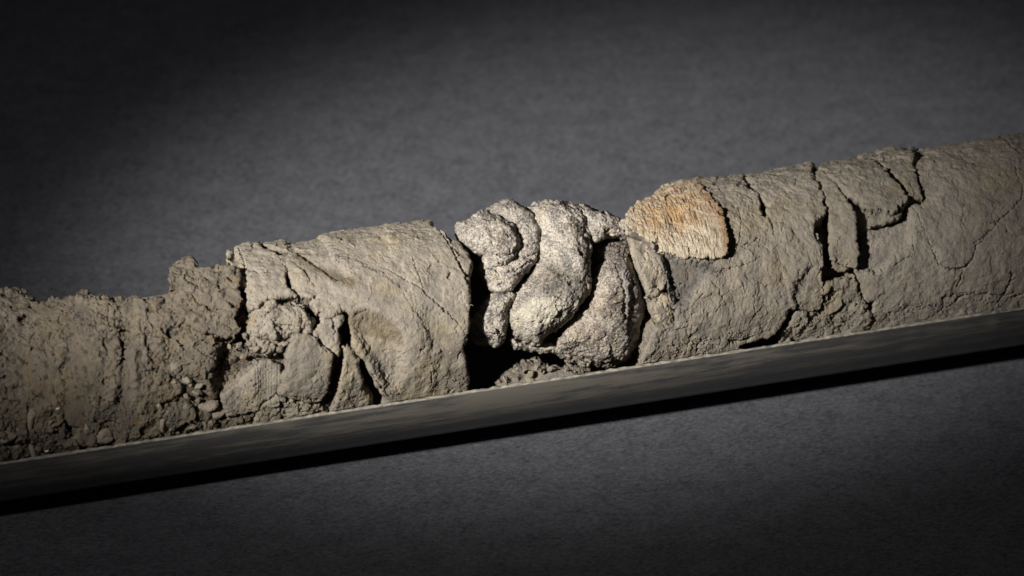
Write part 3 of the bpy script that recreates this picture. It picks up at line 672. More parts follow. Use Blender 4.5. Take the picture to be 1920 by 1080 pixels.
lump("knob", Z(4, [(185, 215), (205, 180), (240, 162), (285, 165), (322, 200), (348, 255), (352, 300), (325, 335), (280, 350), (235, 346), (208, 325), (190, 280)]), BONE,
     n0=29.5, H=5.0, W=3.2, pw=0.45, back=9, lean=(0.10, 0), seed=23, parent=stone, tintf=bone_grey_tint, feats=[('crack', Z(4, [(270, 230), (300, 260), (290, 290)]), 0.4, 0.8)])
lump("lobe", Z(4, [(740, 280), (790, 262), (860, 262), (912, 270), (924, 320), (930, 360), (890, 420), (770, 430), (720, 380), (712, 320)]), BONE, n0=18, H=6, W=5, back=10, seed=25, parent=stone, tintf=bone_dark_tint,
     feats=[('crack', Z(4, [(780, 300), (850, 305), (910, 300)]), 0.8, 1.3), ('crack', Z(4, [(780, 325), (850, 335), (910, 330)]), 0.6, 1.0)])
lump("lobe", Z(4, [(630, 92), (680, 86), (730, 104), (790, 130), (840, 150), (882, 176), (918, 212), (922, 252), (900, 272), (850, 266), (790, 262), (762, 278), (735, 296), (712, 275), (680, 220), (640, 150)]),
     BONE, n0=23.5, H=7, W=4, pw=0.42, back=11, seed=26, parent=stone, tintf=bone_tint, lean=(-0.1, 0.1),
     feats=[('crack', Z(4, [(730, 245), (780, 228), (850, 222), (915, 215)]), 0.7, 1.3), ('crack', Z(4, [(800, 175), (860, 190), (900, 210)]), 0.5, 0.8)])
lump("lobe", Z(4, [(725, 425), (752, 390), (800, 360), (842, 345), (885, 340), (918, 352), (945, 400), (966, 470), (986, 540), (996, 610), (986, 680), (972, 740), (962, 800), (942, 850), (902, 886), (850, 906),
     (790, 914), (740, 908), (690, 886), (620, 852), (560, 832), (532, 800), (545, 768), (600, 705), (655, 635), (695, 560), (708, 490)]), BONE, n0=20.5, H=10, W=8, pw=0.48, back=14, seed=27, parent=stone,
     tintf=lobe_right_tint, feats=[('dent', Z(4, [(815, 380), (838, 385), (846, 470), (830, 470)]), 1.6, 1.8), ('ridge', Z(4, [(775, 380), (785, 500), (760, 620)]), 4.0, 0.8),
     ('crack', Z(4, [(850, 470), (866, 560), (870, 640), (862, 730)]), 1.0, 1.3), ('ridge', Z(4, [(900, 360), (930, 520), (930, 640)]), 4.0, 0.8), ('crack', Z(4, [(900, 780), (870, 830), (850, 880)]), 0.6, 1.0),
     ('crack', Z(4, [(560, 790), (640, 840), (720, 890)]), 0.7, 1.0), ('crack', Z(4, [(590, 770), (660, 820), (740, 880)]), 0.5, 0.7), ('step', Z(4, [(868, 340), (1040, 340), (1040, 920), (880, 920), (862, 740), (872, 600)]), 2.5, 2.2), ('dent', Z(4, [(850, 860), (900, 790), (960, 700), (1000, 900), (900, 920)]), 3.0, 2.0)])
lump("lobe", Z(4, [(300, 765), (370, 790), (430, 800), (500, 790), (570, 800), (640, 840), (700, 880), (725, 915), (690, 915), (600, 880), (540, 850), (470, 835), (400, 828), (340, 822)]), BONE,
     n0=20, H=4, W=4, back=8, seed=28, parent=stone, tintf=bone_tint)
lump("lobe", Z(4, [(398, 108), (440, 80), (500, 70), (570, 72), (620, 86), (665, 115), (690, 150), (706, 200), (718, 260), (722, 330), (716, 400), (719, 470), (710, 530), (682, 580), (650, 630), (600, 680),
     (560, 715), (510, 750), (472, 785), (458, 812), (420, 800), (370, 780), (330, 760), (310, 705), (303, 650), (315, 590), (340, 540), (375, 490), (420, 435), (440, 380), (430, 300), (440, 230), (420, 160)]),
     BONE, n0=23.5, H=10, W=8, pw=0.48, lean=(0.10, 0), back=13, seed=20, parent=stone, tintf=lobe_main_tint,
     feats=[('dent', Z(4, [(500, 380), (600, 440), (640, 500), (590, 520), (520, 470), (470, 420)]), 3.0, 1.2), ('ridge', Z(4, [(520, 100), (600, 300), (660, 460)]), 5.0, 1.0),
            ('ridge', Z(4, [(340, 620), (450, 570), (560, 580)]), 4.5, 1.4), ('crack', Z(4, [(400, 560), (520, 560), (620, 600), (560, 690)]), 0.5, 0.5), ('crack', Z(4, [(560, 450), (640, 480), (700, 490)]), 0.8, 0.8),
            ('crack', Z(4, [(330, 760), (400, 790), (460, 800)]), 0.6, 1.0), ('crack', Z(4, [(520, 720), (600, 670)]), 0.5, 0.8)])

# ================================================================== RIGHT OF THE STONE
def right_tint(V, uv, seed): return clay_tint(V, uv, seed) * 1.0
def far_right_tint(V, uv, seed): return clay_tint(V, uv, seed) * np.array([1.2, 1.21, 1.25])
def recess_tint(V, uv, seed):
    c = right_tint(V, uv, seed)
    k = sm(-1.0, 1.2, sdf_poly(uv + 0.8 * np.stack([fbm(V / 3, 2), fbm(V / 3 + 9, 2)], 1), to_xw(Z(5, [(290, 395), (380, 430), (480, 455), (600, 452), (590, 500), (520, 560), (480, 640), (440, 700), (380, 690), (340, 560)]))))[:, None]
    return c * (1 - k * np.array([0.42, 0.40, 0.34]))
chunk("clay_block", over([1240, 1300, 1380, 1400], -24) + Z(5, [(740, 30), (770, 90), (815, 112), (828, 180), (838, 220), (868, 230), (885, 270), (900, 310), (908, 350), (905, 395), (930, 440), (960, 500), (985, 550),
      (1000, 590), (992, 680), (962, 760), (922, 818), (865, 852), (800, 868), (720, 885)]) + under([1350, 1260, 1200]) + Z(5, [(225, 950), (245, 900), (275, 830), (300, 800), (345, 788), (400, 780), (395, 735), (410, 700),
      (385, 695), (365, 640), (352, 560), (335, 500), (300, 440), (280, 380), (300, 200), (340, 40)]),
      CLAY, "big round clay block beneath the orange slab with wavy vertical grain and branching cracks", "clay block", dr=-0.3, edge=0.83, jag=0.60, jscale=2.5, seed=30, crumb=0.0, stri=1.0,
      amp=0.8, inner=14, taper=2.2, tintf=recess_tint, step=0.21, veins=0.8,
      feats=[('dent', Z(5, [(300, 395), (380, 420), (480, 445), (610, 450), (600, 480), (560, 520), (530, 600), (480, 660), (450, 700), (380, 700), (360, 620), (340, 520)]), 2.6, 3.2),
             ('step', Z(5, [(100, 100), (480, 60), (560, 140), (640, 250), (655, 430), (600, 460), (290, 420)]), 0.8, 2.6),
             ('crack', Z(5, [(660, 400), (700, 380), (740, 375), (790, 360)]), 0.5, 0.9), ('crack', Z(5, [(580, 520), (650, 500), (720, 485), (790, 455), (840, 430)]), 0.4, 0.8),
             ('crack', Z(5, [(570, 555), (610, 590), (635, 650), (600, 720)]), 0.4, 0.7), ('crack', Z(5, [(715, 180), (730, 260), (720, 340), (700, 420)]), 0.4, 0.6),
             ('crack', Z(5, [(610, 150), (650, 250), (690, 330)]), 0.35, 0.5), ('crack', Z(5, [(790, 360), (830, 320)]), 0.4, 0.8), ('crack', Z(5, [(800, 375), (860, 380), (880, 420)]), 0.35, 0.6),
             ('crack', Z(5, [(650, 850), (700, 870), (760, 860), (790, 840)]), 0.9, 1.6), ('crack', Z(5, [(510, 880), (505, 925)]), 0.5, 1.2), ('crack', Z(5, [(480, 780), (470, 860), (450, 920)]), 0.35, 0.8),
             ('dent', Z(5, [(425, 560), (442, 560), (440, 580), (425, 580)]), 0.5, 1.0), ('dent', Z(5, [(418, 620), (435, 625), (432, 645), (418, 640)]), 0.5, 1.0),
             ('crack', Z(5, [(400, 700), (430, 705), (470, 700), (520, 640), (560, 600)]), 0.3, 0.5),
             ('step', Z(5, [(400, 690), (470, 700), (480, 780), (330, 800), (230, 970), (700, 960), (600, 860), (500, 840)]), 1.2, 0.5), ('tilt', Z(5, [(800, 600), (1000, 600)]), 0, -0.6)])
lump("shale_splinter", Z(5, [(166, 335), (190, 336), (212, 346), (260, 380), (308, 432), (343, 480), (352, 530), (336, 600), (312, 618), (296, 640), (270, 648), (245, 640), (235, 580), (215, 530), (196, 480), (180, 420), (168, 375)]),
      CLAY, "upright layered grey shale splinter between the speckled stone and the orange slab", "shale splinter", n0=28.0, H=3.0, W=0.9, back=4, pw=0.7, lean=(-0.25, 0), seed=32, skin=clay_skin, tintf=shard_tint, jag=0.35,
      jscale=1.6, stri=0.5, amp=0.9, feats=[('step', Z(5, [(205, 340), (270, 400), (240, 430), (225, 520), (245, 560), (160, 560), (150, 330)]), 0.7, 1.4), ('crack', Z(5, [(250, 600), (290, 590), (310, 610)]), 0.4, 0.8),
      ('ridge', Z(5, [(240, 380), (300, 480), (330, 560)]), 1.2, 0.9), ('crack', Z(5, [(260, 460), (300, 520), (280, 580)]), 0.3, 0.6)], step=0.2)
lump("shale_splinter", Z(5, [(245, 645), (300, 640), (318, 614), (352, 630), (366, 680), (380, 740), (386, 778), (345, 788), (300, 765), (268, 710)]),
      CLAY, "short grey shale splinter directly below the tall layered one", "shale splinter", n0=28.5, H=2.4, W=0.8, back=4, pw=0.7, lean=(-0.2, 0), seed=33, skin=clay_skin, tintf=shard_tint, jag=0.35, jscale=1.6,
      stri=0.5, amp=0.9, feats=[('crack', Z(5, [(300, 650), (340, 700), (345, 780)]), 0.4, 0.8)], step=0.2)
lump("shale_flake", Z(5, [(158, 300), (200, 302), (225, 330), (270, 340), (300, 358), (302, 400), (330, 440), (300, 425), (255, 378), (212, 345), (168, 332)]),
      CLAY, "thin dark shale flake tucked under the lower left edge of the orange slab", "shale flake", n0=31, H=1.6, W=1.0, back=4, pw=0.7, seed=34, skin=clay_skin, tintf=lambda V, u, s: clay_tint(V, u, s) * 0.55, jag=0.3, jscale=1.5, stri=0.2, amp=0.7, step=0.2)

# the orange slab of fibrous fossil bone
ORP = Z(5, [(112, 238), (148, 206), (172, 162), (205, 124), (248, 108), (276, 114), (312, 80), (345, 64), (400, 60), (440, 30), (470, 30), (535, 95), (575, 142), (612, 195), (640, 250), (655, 320), (661, 385), (655, 424), (625, 450), (560, 444), (490, 450),
      (430, 440), (370, 420), (318, 404), (300, 355), (255, 338), (200, 305), (160, 300), (128, 272)])
def orange_skin(P, uv, seed=0.0, **kw):
    x, wv = uv[:, 0], uv[:, 1]
    wx = fbm(np.column_stack([x / 8, wv / 7, x * 0 + 2]), 2)
    q = np.column_stack([x / 0.55 + wx * 1.5, wv / 9.0, x * 0 + 5]); r = 1 - 2 * np.abs(fbm(q, 2))
    band = sm(0.0, 3.0, sdf_poly(uv, to_xw(Z(5, [(90, 100), (440, 20), (520, 130), (580, 260), (620, 420), (560, 520), (90, 500)])))) 
    d = 0.7 * facet(P, 6.0) + 0.3 * facet(P, 1.6, 4) * (0.4 + 0.6 * band) + 0.26 * r * (0.3 + 0.65 * band) + 0.35 * fbm(P / 6, 2) + 0.10 * perlin(P / 0.6)
    f1, f2, idv = worley(np.column_stack([x / 0.8 + wx * 2, wv / 2.2, x * 0])); d += band * 0.22 * (idv - 0.5) - 0.3 * sm(0.35, 0.6, perlin(P / 1.0 + 4)) * band
    return d
def orange_tint(V, uv, seed):
    x, wv = uv[:, 0], uv[:, 1]; wx = fbm(np.column_stack([x / 8, wv / 7, x * 0 + 2]), 2)
    q = np.column_stack([x / 0.55 + wx * 1.5, wv / 9.0, x * 0 + 5]); r = 1 - 2 * np.abs(fbm(q, 2))
    cream = np.array([0.38, 0.295, 0.20]); brown = np.array([0.15, 0.082, 0.040]); tan = np.array([0.27, 0.175, 0.100]); grey = np.array([0.36, 0.32, 0.26])
    s = sm(-0.4, 0.75, r + 0.3 * perlin(V / 1.0))[:, None]
    c = brown * (1 - s) + cream * s
    ctr = to_xw([(1250, 420)])[0]
    greyk = sm(3, 16, -(uv[:, 0] - ctr[0]))[:, None] * 0.85; c = c * (1 - greyk) + (grey * (0.6 + 0.5 * s)) * greyk
    lowk = sm(-2, 10, ctr[1] - uv[:, 1])[:, None] * 0.6; c = c * (1 - lowk) + (np.array([0.46, 0.40, 0.30]) * (0.45 + 0.6 * s)) * lowk
    og = np.clip(1.2 - np.hypot((uv[:, 0] - ctr[0] - 2) / 14, (uv[:, 1] - ctr[1] - 5) / 10), 0, 1)[:, None] * sm(-0.5, 0.3, fbm(V / 3.5 + 12, 2))[:, None]
    c = c * (1 + og * np.array([0.06, -0.13, -0.38]))
    band = sm(0.0, 2.5, -sdf_poly(uv, to_xw(Z(5, [(90, 100), (440, 20), (520, 130), (580, 260), (620, 420), (560, 520), (90, 500)]))))[:, None]
    c = c * 0.86
    return c * (1 - band) + tan * (0.9 + 0.25 * fbm(V / 2, 2)[:, None]) * band
chunk("fossil_bone_slab", ORP, FIBRE, "orange brown fibrous fossil bone slab set into the core top right of the speckled stone", "fossil bone", dr=0.45, edge=0.50, jag=0.52, jscale=2.0, inner=28, taper=1.0,
      seed=35, skin=orange_skin, tintf=orange_tint, step=0.19, feats=[('tilt', Z(5, [(400, 300), (130, 250)]), 0, -2.6), ('dent', Z(5, [(300, 200), (420, 180), (500, 260), (470, 360), (330, 330)]), 5.0, 0.8)])

chunk("clay_slice", over([1395, 1450, 1510, 1535], -24) + Z(6, [(405, 185), (412, 215), (440, 250), (470, 300), (464, 340), (478, 375), (468, 402), (438, 432), (414, 442), (432, 480), (440, 540), (464, 572), (460, 620), (470, 672),
      (460, 720), (466, 780), (470, 850), (466, 905), (440, 930), (335, 930), (308, 920), (300, 880), (270, 800), (262, 742), (240, 680), (205, 625), (180, 570), (185, 520), (160, 450), (178, 410), (172, 395), (166, 340), (132, 285), (100, 275), (40, 190)]),
      CLAY, "upright clay slice with wavy vertical ridges between the big block and the wide black crack", "clay slice", dr=-0.7, edge=0.83, jag=0.75, jscale=2.0, seed=36, crumb=0.0, stri=1.1, amp=0.9, inner=16, taper=1.5,
      veins=0.7, feats=[('tilt', Z(6, [(180, 500), (460, 500)]), 0, 1.0), ('step', Z(6, [(300, 760), (400, 660), (480, 720), (480, 960), (300, 960)]), 2.0, 1.2), ('crack', Z(6, [(340, 700), (330, 740), (370, 800)]), 0.5, 0.7),
      ('dent', Z(6, [(410, 440), (440, 500), (450, 560), (420, 540)]), 0.8, 1.5)])
chunk("clay_slice", Z(6, [(402, 196), (420, 165), (445, 158), (490, 182), (522, 222), (560, 280), (600, 335), (625, 390), (640, 470), (646, 560), (656, 640), (650, 682), (602, 692), (540, 662), (508, 646), (506, 570), (500, 500), (495, 420), (488, 350),
      (465, 290), (430, 240)]),
      CLAY, "narrow curved clay slice like a banana standing in the black crack", "clay slice", dr=-0.4, edge=0.88, jag=0.60, jscale=2.0, seed=37, crumb=0.0, stri=0.5, amp=0.8, inner=20, taper=1.2,
      feats=[('tilt', Z(6, [(500, 450), (640, 450)]), 0, 1.2), ('crack', Z(6, [(515, 655), (560, 668), (610, 690)]), 0.4, 0.8), ('dent', Z(6, [(530, 620), (600, 640), (580, 700), (530, 690)]), 0.8, 0.8)])
chunk("clay_hollow", Z(6, [(500, 170), (560, 215), (640, 290), (720, 380), (740, 450), (730, 520), (690, 540), (655, 520), (640, 440), (600, 330), (540, 250)]),
      CLAY, "smooth sunken clay hollow right of the banana shaped slice", "clay hollow", dr=-4.2, edge=1.0, jag=0.4, jscale=2.0, seed=45, stri=0.3, amp=0.8, inner=22,
      feats=[('tilt', Z(6, [(600, 330), (700, 300)]), 0, 2.4)], tintf=lambda V, u, s_: clay_tint(V, u, s_) * 0.8)
chunk("clay_clod", Z(6, [(515, 655), (560, 672), (610, 692), (590, 705), (545, 712), (525, 690)]), CLAY, "tiny clay crumb hanging under the foot of the banana shaped slice", "clay chunk", dr=-0.8, edge=0.55, jag=0.4, jscale=1.4, seed=38, stri=0, inner=24)
chunk("clay_block", Z(6, [(440, 152), (478, 128)]) + over([1560, 1600], -22) + Z(6, [(630, 102), (640, 112), (680, 112), (740, 125), (790, 180), (842, 232), (892, 292), (908, 330), (904, 360), (890, 385), (870, 425), (820, 440), (750, 470), (715, 462), (700, 420), (690, 380), (655, 340),
      (600, 312), (560, 270), (528, 228), (490, 190)]),
      CLAY, "pale squared clay block with a smooth top and broken lower edge above the banana slice", "clay block", dr=0.9, edge=0.72, jag=0.68, jscale=2.2, seed=39, crumb=0.0, stri=0.4, amp=0.8, inner=20,
      feats=[('step', Z(6, [(690, 385), (760, 395), (830, 400), (900, 350), (920, 480), (680, 500)]), 0.9, 2.4), ('crack', Z(6, [(720, 392), (780, 400), (815, 400)]), 0.8, 1.5), ('crack', Z(6, [(430, 150), (500, 185)]), 0.6, 0.8),
             ('step', Z(6, [(520, 220), (600, 290), (700, 350), (700, 480), (500, 480)]), 1.5, 1.0), ('tilt', Z(6, [(560, 220), (800, 400)]), 0, 1.5)])
chunk("clay_block", over([1622, 1650, 1690, 1712], -24) + Z(6, [(958, 100), (942, 130), (944, 170), (962, 210), (978, 250), (990, 300), (985, 328), (950, 325), (905, 340), (850, 310), (785, 255), (735, 205), (700, 165), (670, 130), (660, 100)]),
      CLAY, "clay block with a sunken groove on its left, beside the long right block", "clay block", dr=0.4, edge=0.66, jag=0.68, jscale=2.0, seed=40, crumb=0.0, stri=0.3, amp=1.0, inner=20,
      feats=[('dent', Z(6, [(700, 120), (770, 130), (850, 200), (915, 290), (915, 350), (860, 300), (760, 200), (690, 140)]), 1.6, 2.2), ('step', Z(6, [(740, 60), (960, 90), (940, 135), (860, 110), (760, 120)]), 0.8, -0.8)])
chunk("clay_block", over([1715, 1760, 1850, 1990], -24) + under([1990, 1850, 1700, 1635]) + Z(6, [(715, 985), (705, 940), (735, 930), (745, 870), (690, 880), (655, 800), (650, 740), (640, 700), (665, 650), (672, 560), (700, 500), (690, 440), (720, 420), (760, 465), (820, 445), (872, 428), (900, 390),
      (912, 335), (985, 332), (992, 290), (975, 240), (950, 190), (945, 140), (960, 80)]),
      CLAY, "long round clay block with curving cracks that fills the right end of the tray", "clay block", dr=-0.8, edge=0.72, jag=0.75, jscale=2.4, seed=41, crumb=0.0, fac=0.2, fac2=0.12, stri=0.6, amp=0.7, tintf=far_right_tint, inner=14, taper=2.0, step=0.24,
      feats=[('dent', Z(6, [(640, 380), (910, 330), (960, 420), (960, 560), (860, 660), (760, 740), (640, 720)]), 3.0, 2.4),
             ('crack', Z(7, [(310, 450), (360, 560), (400, 660), (440, 745), (500, 770), (560, 765), (605, 720), (620, 660), (680, 600), (730, 530), (790, 480), (850, 410), (862, 370), (830, 290), (820, 230)]), 0.42, 0.8),
             ('crack', Z(7, [(430, 740), (470, 768), (530, 772), (570, 760), (605, 722)]), 0.7, 1.0), ('crack', Z(7, [(610, 640), (660, 605), (690, 570)]), 0.7, 1.1), ('crack', Z(7, [(700, 535), (750, 515), (790, 475)]), 0.7, 1.0),
             ('crack', Z(7, [(560, 765), (545, 820), (530, 860)]), 0.4, 0.7), ('crack', Z(7, [(740, 930), (780, 870), (805, 800), (800, 770)]), 0.8, 1.4), ('crack', Z(7, [(310, 670), (310, 590), (360, 570)]), 0.4, 0.7),
             ('crack', Z(7, [(210, 755), (260, 720), (320, 690)]), 0.4, 0.6), ('crack', Z(7, [(765, 530), (780, 580), (810, 600)]), 0.6, 0.7), ('crack', Z(7, [(480, 970), (540, 920), (560, 915), (620, 885)]), 0.6, 0.9), ('tilt', Z(7, [(340, 400), (700, 400)]), 0, 0.6),
             ('crack', Z(7, [(280, 960), (340, 970), (440, 985)]), 0.5, 0.8), ('crack', Z(7, [(740, 100), (800, 150), (864, 210)]), 0.5, 0.7), ('crack', Z(7, [(540, 560), (570, 400)]), 0.3, 0.4),
             ('crack', Z(7, [(800, 920), (862, 895)]), 0.6, 0.8), ('step', Z(7, [(430, 1000), (440, 900), (640, 880), (900, 900), (900, 1000)]), 1.5, 0.6),
             ('dent', Z(7, [(310, 290), (345, 300), (340, 330), (315, 320)]), 0.8, 1.5), ('crack', Z(7, [(340, 350), (350, 410)]), 0.8, 2.2), ('ridge', Z(7, [(380, 200), (400, 240), (360, 300)]), 1.0, 0.5)])
chunk("clay_block", Z(6, [(478, 790), (520, 765), (580, 745), (640, 735), (652, 800), (690, 882), (705, 900), (690, 925), (722, 950), (716, 990)]) + under([1632, 1550]) + Z(6, [(475, 1020), (462, 960), (470, 920)]),
      CLAY, "stout clay piece with slanting scars beneath the banana shaped slice by the rim", "clay block", dr=-0.8, edge=0.66, jag=0.75, jscale=2.2, seed=42, fac=1.2, fac2=0.6, stri=0.4, amp=1.5, inner=18, grain=1.2,
      feats=[('crack', Z(6, [(480, 880), (540, 830), (600, 790)]), 0.4, 0.7), ('dent', Z(6, [(645, 780), (670, 820), (650, 830)]), 0.5, 2.0)])
chunk("clay_block", Z(6, [(330, 935), (440, 930), (458, 940), (466, 1000), (478, 1030)]) + under([1548, 1470]) + Z(6, [(240, 1065), (290, 1010)]),
      CLAY, "low pale clay rubble in the corner right of the big block's rounded edge", "clay block", dr=-2.2, edge=0.66, jag=0.6, jscale=1.8, seed=43, fac=1.4, fac2=0.9, stri=0.0, amp=1.3, inner=18, crumb=0.4)
# dark clay deep behind the open cracks
chunk("clay_core", over([1440, 1600], -10) + [(1700, topy(1700, 30)), (1680, 520)] + under([1650, 1450]) + [(1450, 560)],
      CLAY, "dark clay seen deep inside the wide crack beside the banana shaped slice", "sediment", dr=-11.0, edge=0.55, jag=0.5, seed=44, inner=12, crumb=0.3, step=0.4)

# ================================================================== LOOSE CRUMBS
def crumb_mesh(seed, flat=0.75, res=15):
    n = 2 * res; V = []; Q = []
    g = np.linspace(-1, 1, res + 1); faces = []
    for ax in range(3):
        for sgn in (-1, 1):
            A, B = np.meshgrid(g, g, indexing='ij'); C = np.full_like(A, sgn)
            co = [None] * 3; co[ax] = C; co[(ax + 1) % 3] = A if sgn > 0 else B; co[(ax + 2) % 3] = B if sgn > 0 else A
            o = len(V) * 0 + sum(len(v) for v in V); V.append(np.stack([c.ravel() for c in co], 1))
            i, j = np.meshgrid(np.arange(res), np.arange(res), indexing='ij'); i = i.ravel(); j = j.ravel()
            Q.append(o + np.stack([i * (res + 1) + j, (i + 1) * (res + 1) + j, (i + 1) * (res + 1) + j + 1, i * (res + 1) + j + 1], 1))
    V = np.concatenate(V); Q = np.concatenate(Q)
    key = np.round(V * 1000).astype(int); u, inv = np.unique(key, axis=0, return_inverse=True); inv = inv.ravel()
    first = np.zeros(len(u), int); first[inv] = np.arange(len(V)); V = V[first]; Q = inv[Q]
    D = V / np.linalg.norm(V, axis=1)[:, None]
    rs = np.random.RandomState(seed); r = np.full(len(D), 1.0)
    for k in range(12):                                     # broken faces: cut by random planes
        nrm = rs.normal(size=3); nrm /= np.linalg.norm(nrm); c = 0.45 + 0.3 * rs.rand(); dt = D @ nrm
        r = np.where(dt > 0.05, np.minimum(r, c / np.maximum(dt, 0.05)), r)
    r = r + 0.10 * fbm(D * 1.6 + seed, 4, 0.6) + 0.05 * perlin(D * 7 + seed)
    return D * r[:, None] * np.array([1.0, 0.85, flat]), Q
CRUMBS = []
for k in range(8):
    V, Q = crumb_mesh(100 + k, 0.7 + 0.06 * (k % 3)); me = bpy.data.meshes.new("clay_crumb"); set_mesh(me, V * MM, Q)
    at = me.attributes.new("tint", 'FLOAT_COLOR', 'POINT'); c = np.ones((len(V), 4), np.float32)
    c[:, :3] = (clay_tint(V * 3 + 10 * k, None, 0) * np.array([0.95, 0.92, 0.88])); at.data.foreach_set("color", c.ravel()); me.materials.append(CLAY); CRUMBS.append(me)
def crumb(P, size, rho, label, group, aspect=1.0):
    xw = to_xw([P], rho)[0]; th = xw[1] / rho
    c = np.array([xw[0], -rho * math.cos(th), rho * math.sin(th)])
    if c[2] < 1.5: rr = np.hypot(c[1], c[2]); s = min(1, (34.6 - size * 0.8) / rr); c[1] *= s; c[2] *= s
    o = bpy.data.objects.new("clay_crumb", random.choice(CRUMBS)); COL.objects.link(o)
    o.location = c * MM; o.rotation_euler = [random.uniform(0, 6.28) for _ in range(3)]; o.scale = (size * aspect, size, size)
    o['label'] = label; o['category'] = 'clay crumb'; o['group'] = group
G1 = "small clay crumbs in the hollow left of the grooved wedge"
L1 = "small loose clay crumb lying in the hollow left of the grooved clay wedge"
for (x, y, s) in [(500, 330, 2.1), (530, 370, 1.5), (590, 440, 2.6), (500, 545, 2.7), (430, 580, 2.1), (560, 620, 2.4), (700, 540, 3.6), (760, 600, 3.0), (640, 560, 2.0), (380, 650, 3.0), (300, 700, 3.2), (360, 740, 2.2), (260, 770, 2.3),
                  (530, 710, 2.7), (640, 690, 2.6), (720, 680, 2.4), (930, 660, 2.3), (1000, 640, 1.9), (940, 40, 1.5), (270, 560, 2.4), (410, 360, 2.4), (390, 230, 3.2), (500, 470, 1.8), (590, 380, 1.7), (850, 650, 1.7), (330, 600, 2.3), (460, 640, 2.0), (590, 500, 1.6)]:
    crumb(Z(9, [(x, y)])[0], s * 0.85, R - 2.2, L1, G1, random.uniform(1.0, 1.5))
L1 = "clay crumb heaped in the bottom left corner of the tray by the rim"; G1 = "clay crumbs in the bottom left corner"
for (x, y, s) in [(80, 660, 4.6), (250, 590, 4.4), (400, 590, 3.8), (470, 640, 2.8), (560, 700, 2.4), (660, 720, 2.5), (760, 650, 4.2), (900, 700, 4.8), (960, 730, 2.6), (280, 800, 3.4), (150, 800, 3.6), (60, 830, 2.8), (440, 760, 2.8), (520, 790, 2.2),
                  (620, 760, 2.0), (700, 770, 2.2), (20, 700, 3.4), (180, 710, 2.8), (330, 680, 2.6), (390, 700, 2.3), (40, 880, 2.3), (350, 560, 2.3), (580, 820, 1.8), (830, 760, 2.2)]:
    crumb(Z(11, [(x, y)])[0], s * 0.85, R - 3.2, L1, G1, random.uniform(1.0, 1.6))
G2 = "tiny clay crumbs caught between the left clay chunks"
L2 = "tiny clay crumb caught in the hollow between the clay plate and the flat slab"
for (x, y, s) in [(215, 985, 1.5), (265, 900, 1.5), (300, 960, 1.5), (605, 965, 1.5), (560, 1010, 1.6), (500, 1000, 1.5), (430, 1000, 2.1), (360, 1020, 1.6), (340, 960, 1.5), (450, 930, 1.4), (1040, 1040, 1.5), (690, 930, 0.9)]:
    crumb(Z(8, [(x, y)])[0], s, R - 1.2, L2, G2, 1.2)
L2 = "tiny clay crumb at the foot of the clay wedge with the fine grooves"; G2 = "tiny clay crumbs around the grooved clay wedge"
for k in range(22):
    x = random.uniform(400, 640); y = random.uniform(640, rimy(x) - 12)
    crumb((x, y), random.uniform(0.5, 1.5), R - 4.2, L2, G2, 1.2)
G3 = "clay crumbs on the tray floor under the speckled stone"
L3 = "pale clay crumb lying on the tray floor under the speckled stone"
lump("clay_rubble", Z(4, [(215, 1010), (250, 960), (300, 925), (350, 905), (400, 880), (450, 872), (500, 885), (545, 905), (600, 915), (660, 915), (700, 930), (700, 1000), (500, 1060), (300, 1080)]), CLAY,
     "broken pale clay rubble lying in the tray under the speckled stone", "clay rubble", n0=11, curv=0, H=7, W=7, back=8, seed=50, skin=clay_skin, jag=1.0, jscale=2.0, fac=1.2, fac2=0.3, stri=0, amp=1.6, crumb=0, tintf=lambda V, u, s_: clay_tint(V, u, s_) * 0.8, lean=(0, -0.55))
lump("clay_flake", Z(4, [(392, 958), (402, 925), (440, 918), (500, 912), (560, 925), (640, 938), (668, 950), (600, 990), (480, 1010), (400, 1000)]), CLAY,
     "flat pale clay flake lying on the rubble under the speckled stone", "clay flake", n0=17.5, curv=0, H=1.6, W=0.8, back=3, seed=51, skin=clay_skin, jag=0.7, jscale=1.6, fac=0.9, fac2=0.3, stri=0, amp=0.6, lean=(0, -0.6))
for (x, y, s) in [(452, 905, 1.6), (520, 925, 1.2), (350, 925, 1.1), (600, 925, 0.9), (420, 950, 1.4), (640, 940, 0.8), (480, 940, 0.9), (290, 975, 1.0)]:
    crumb(Z(4, [(x, y)])[0], s, 28.5, L3, G3, 1.4)
L4 = "clay crumb in the dark corner between the speckled stone and the right clay block"; G4 = "clay crumbs in the corner right of the speckled stone"
for (x, y, s) in [(250, 920, 2.4), (270, 880, 2.0), (230, 945, 1.8), (262, 950, 1.8), (290, 930, 1.6)]:
    crumb(Z(5, [(x, y)])[0], s, R - 3, L4, G4, 1.3)
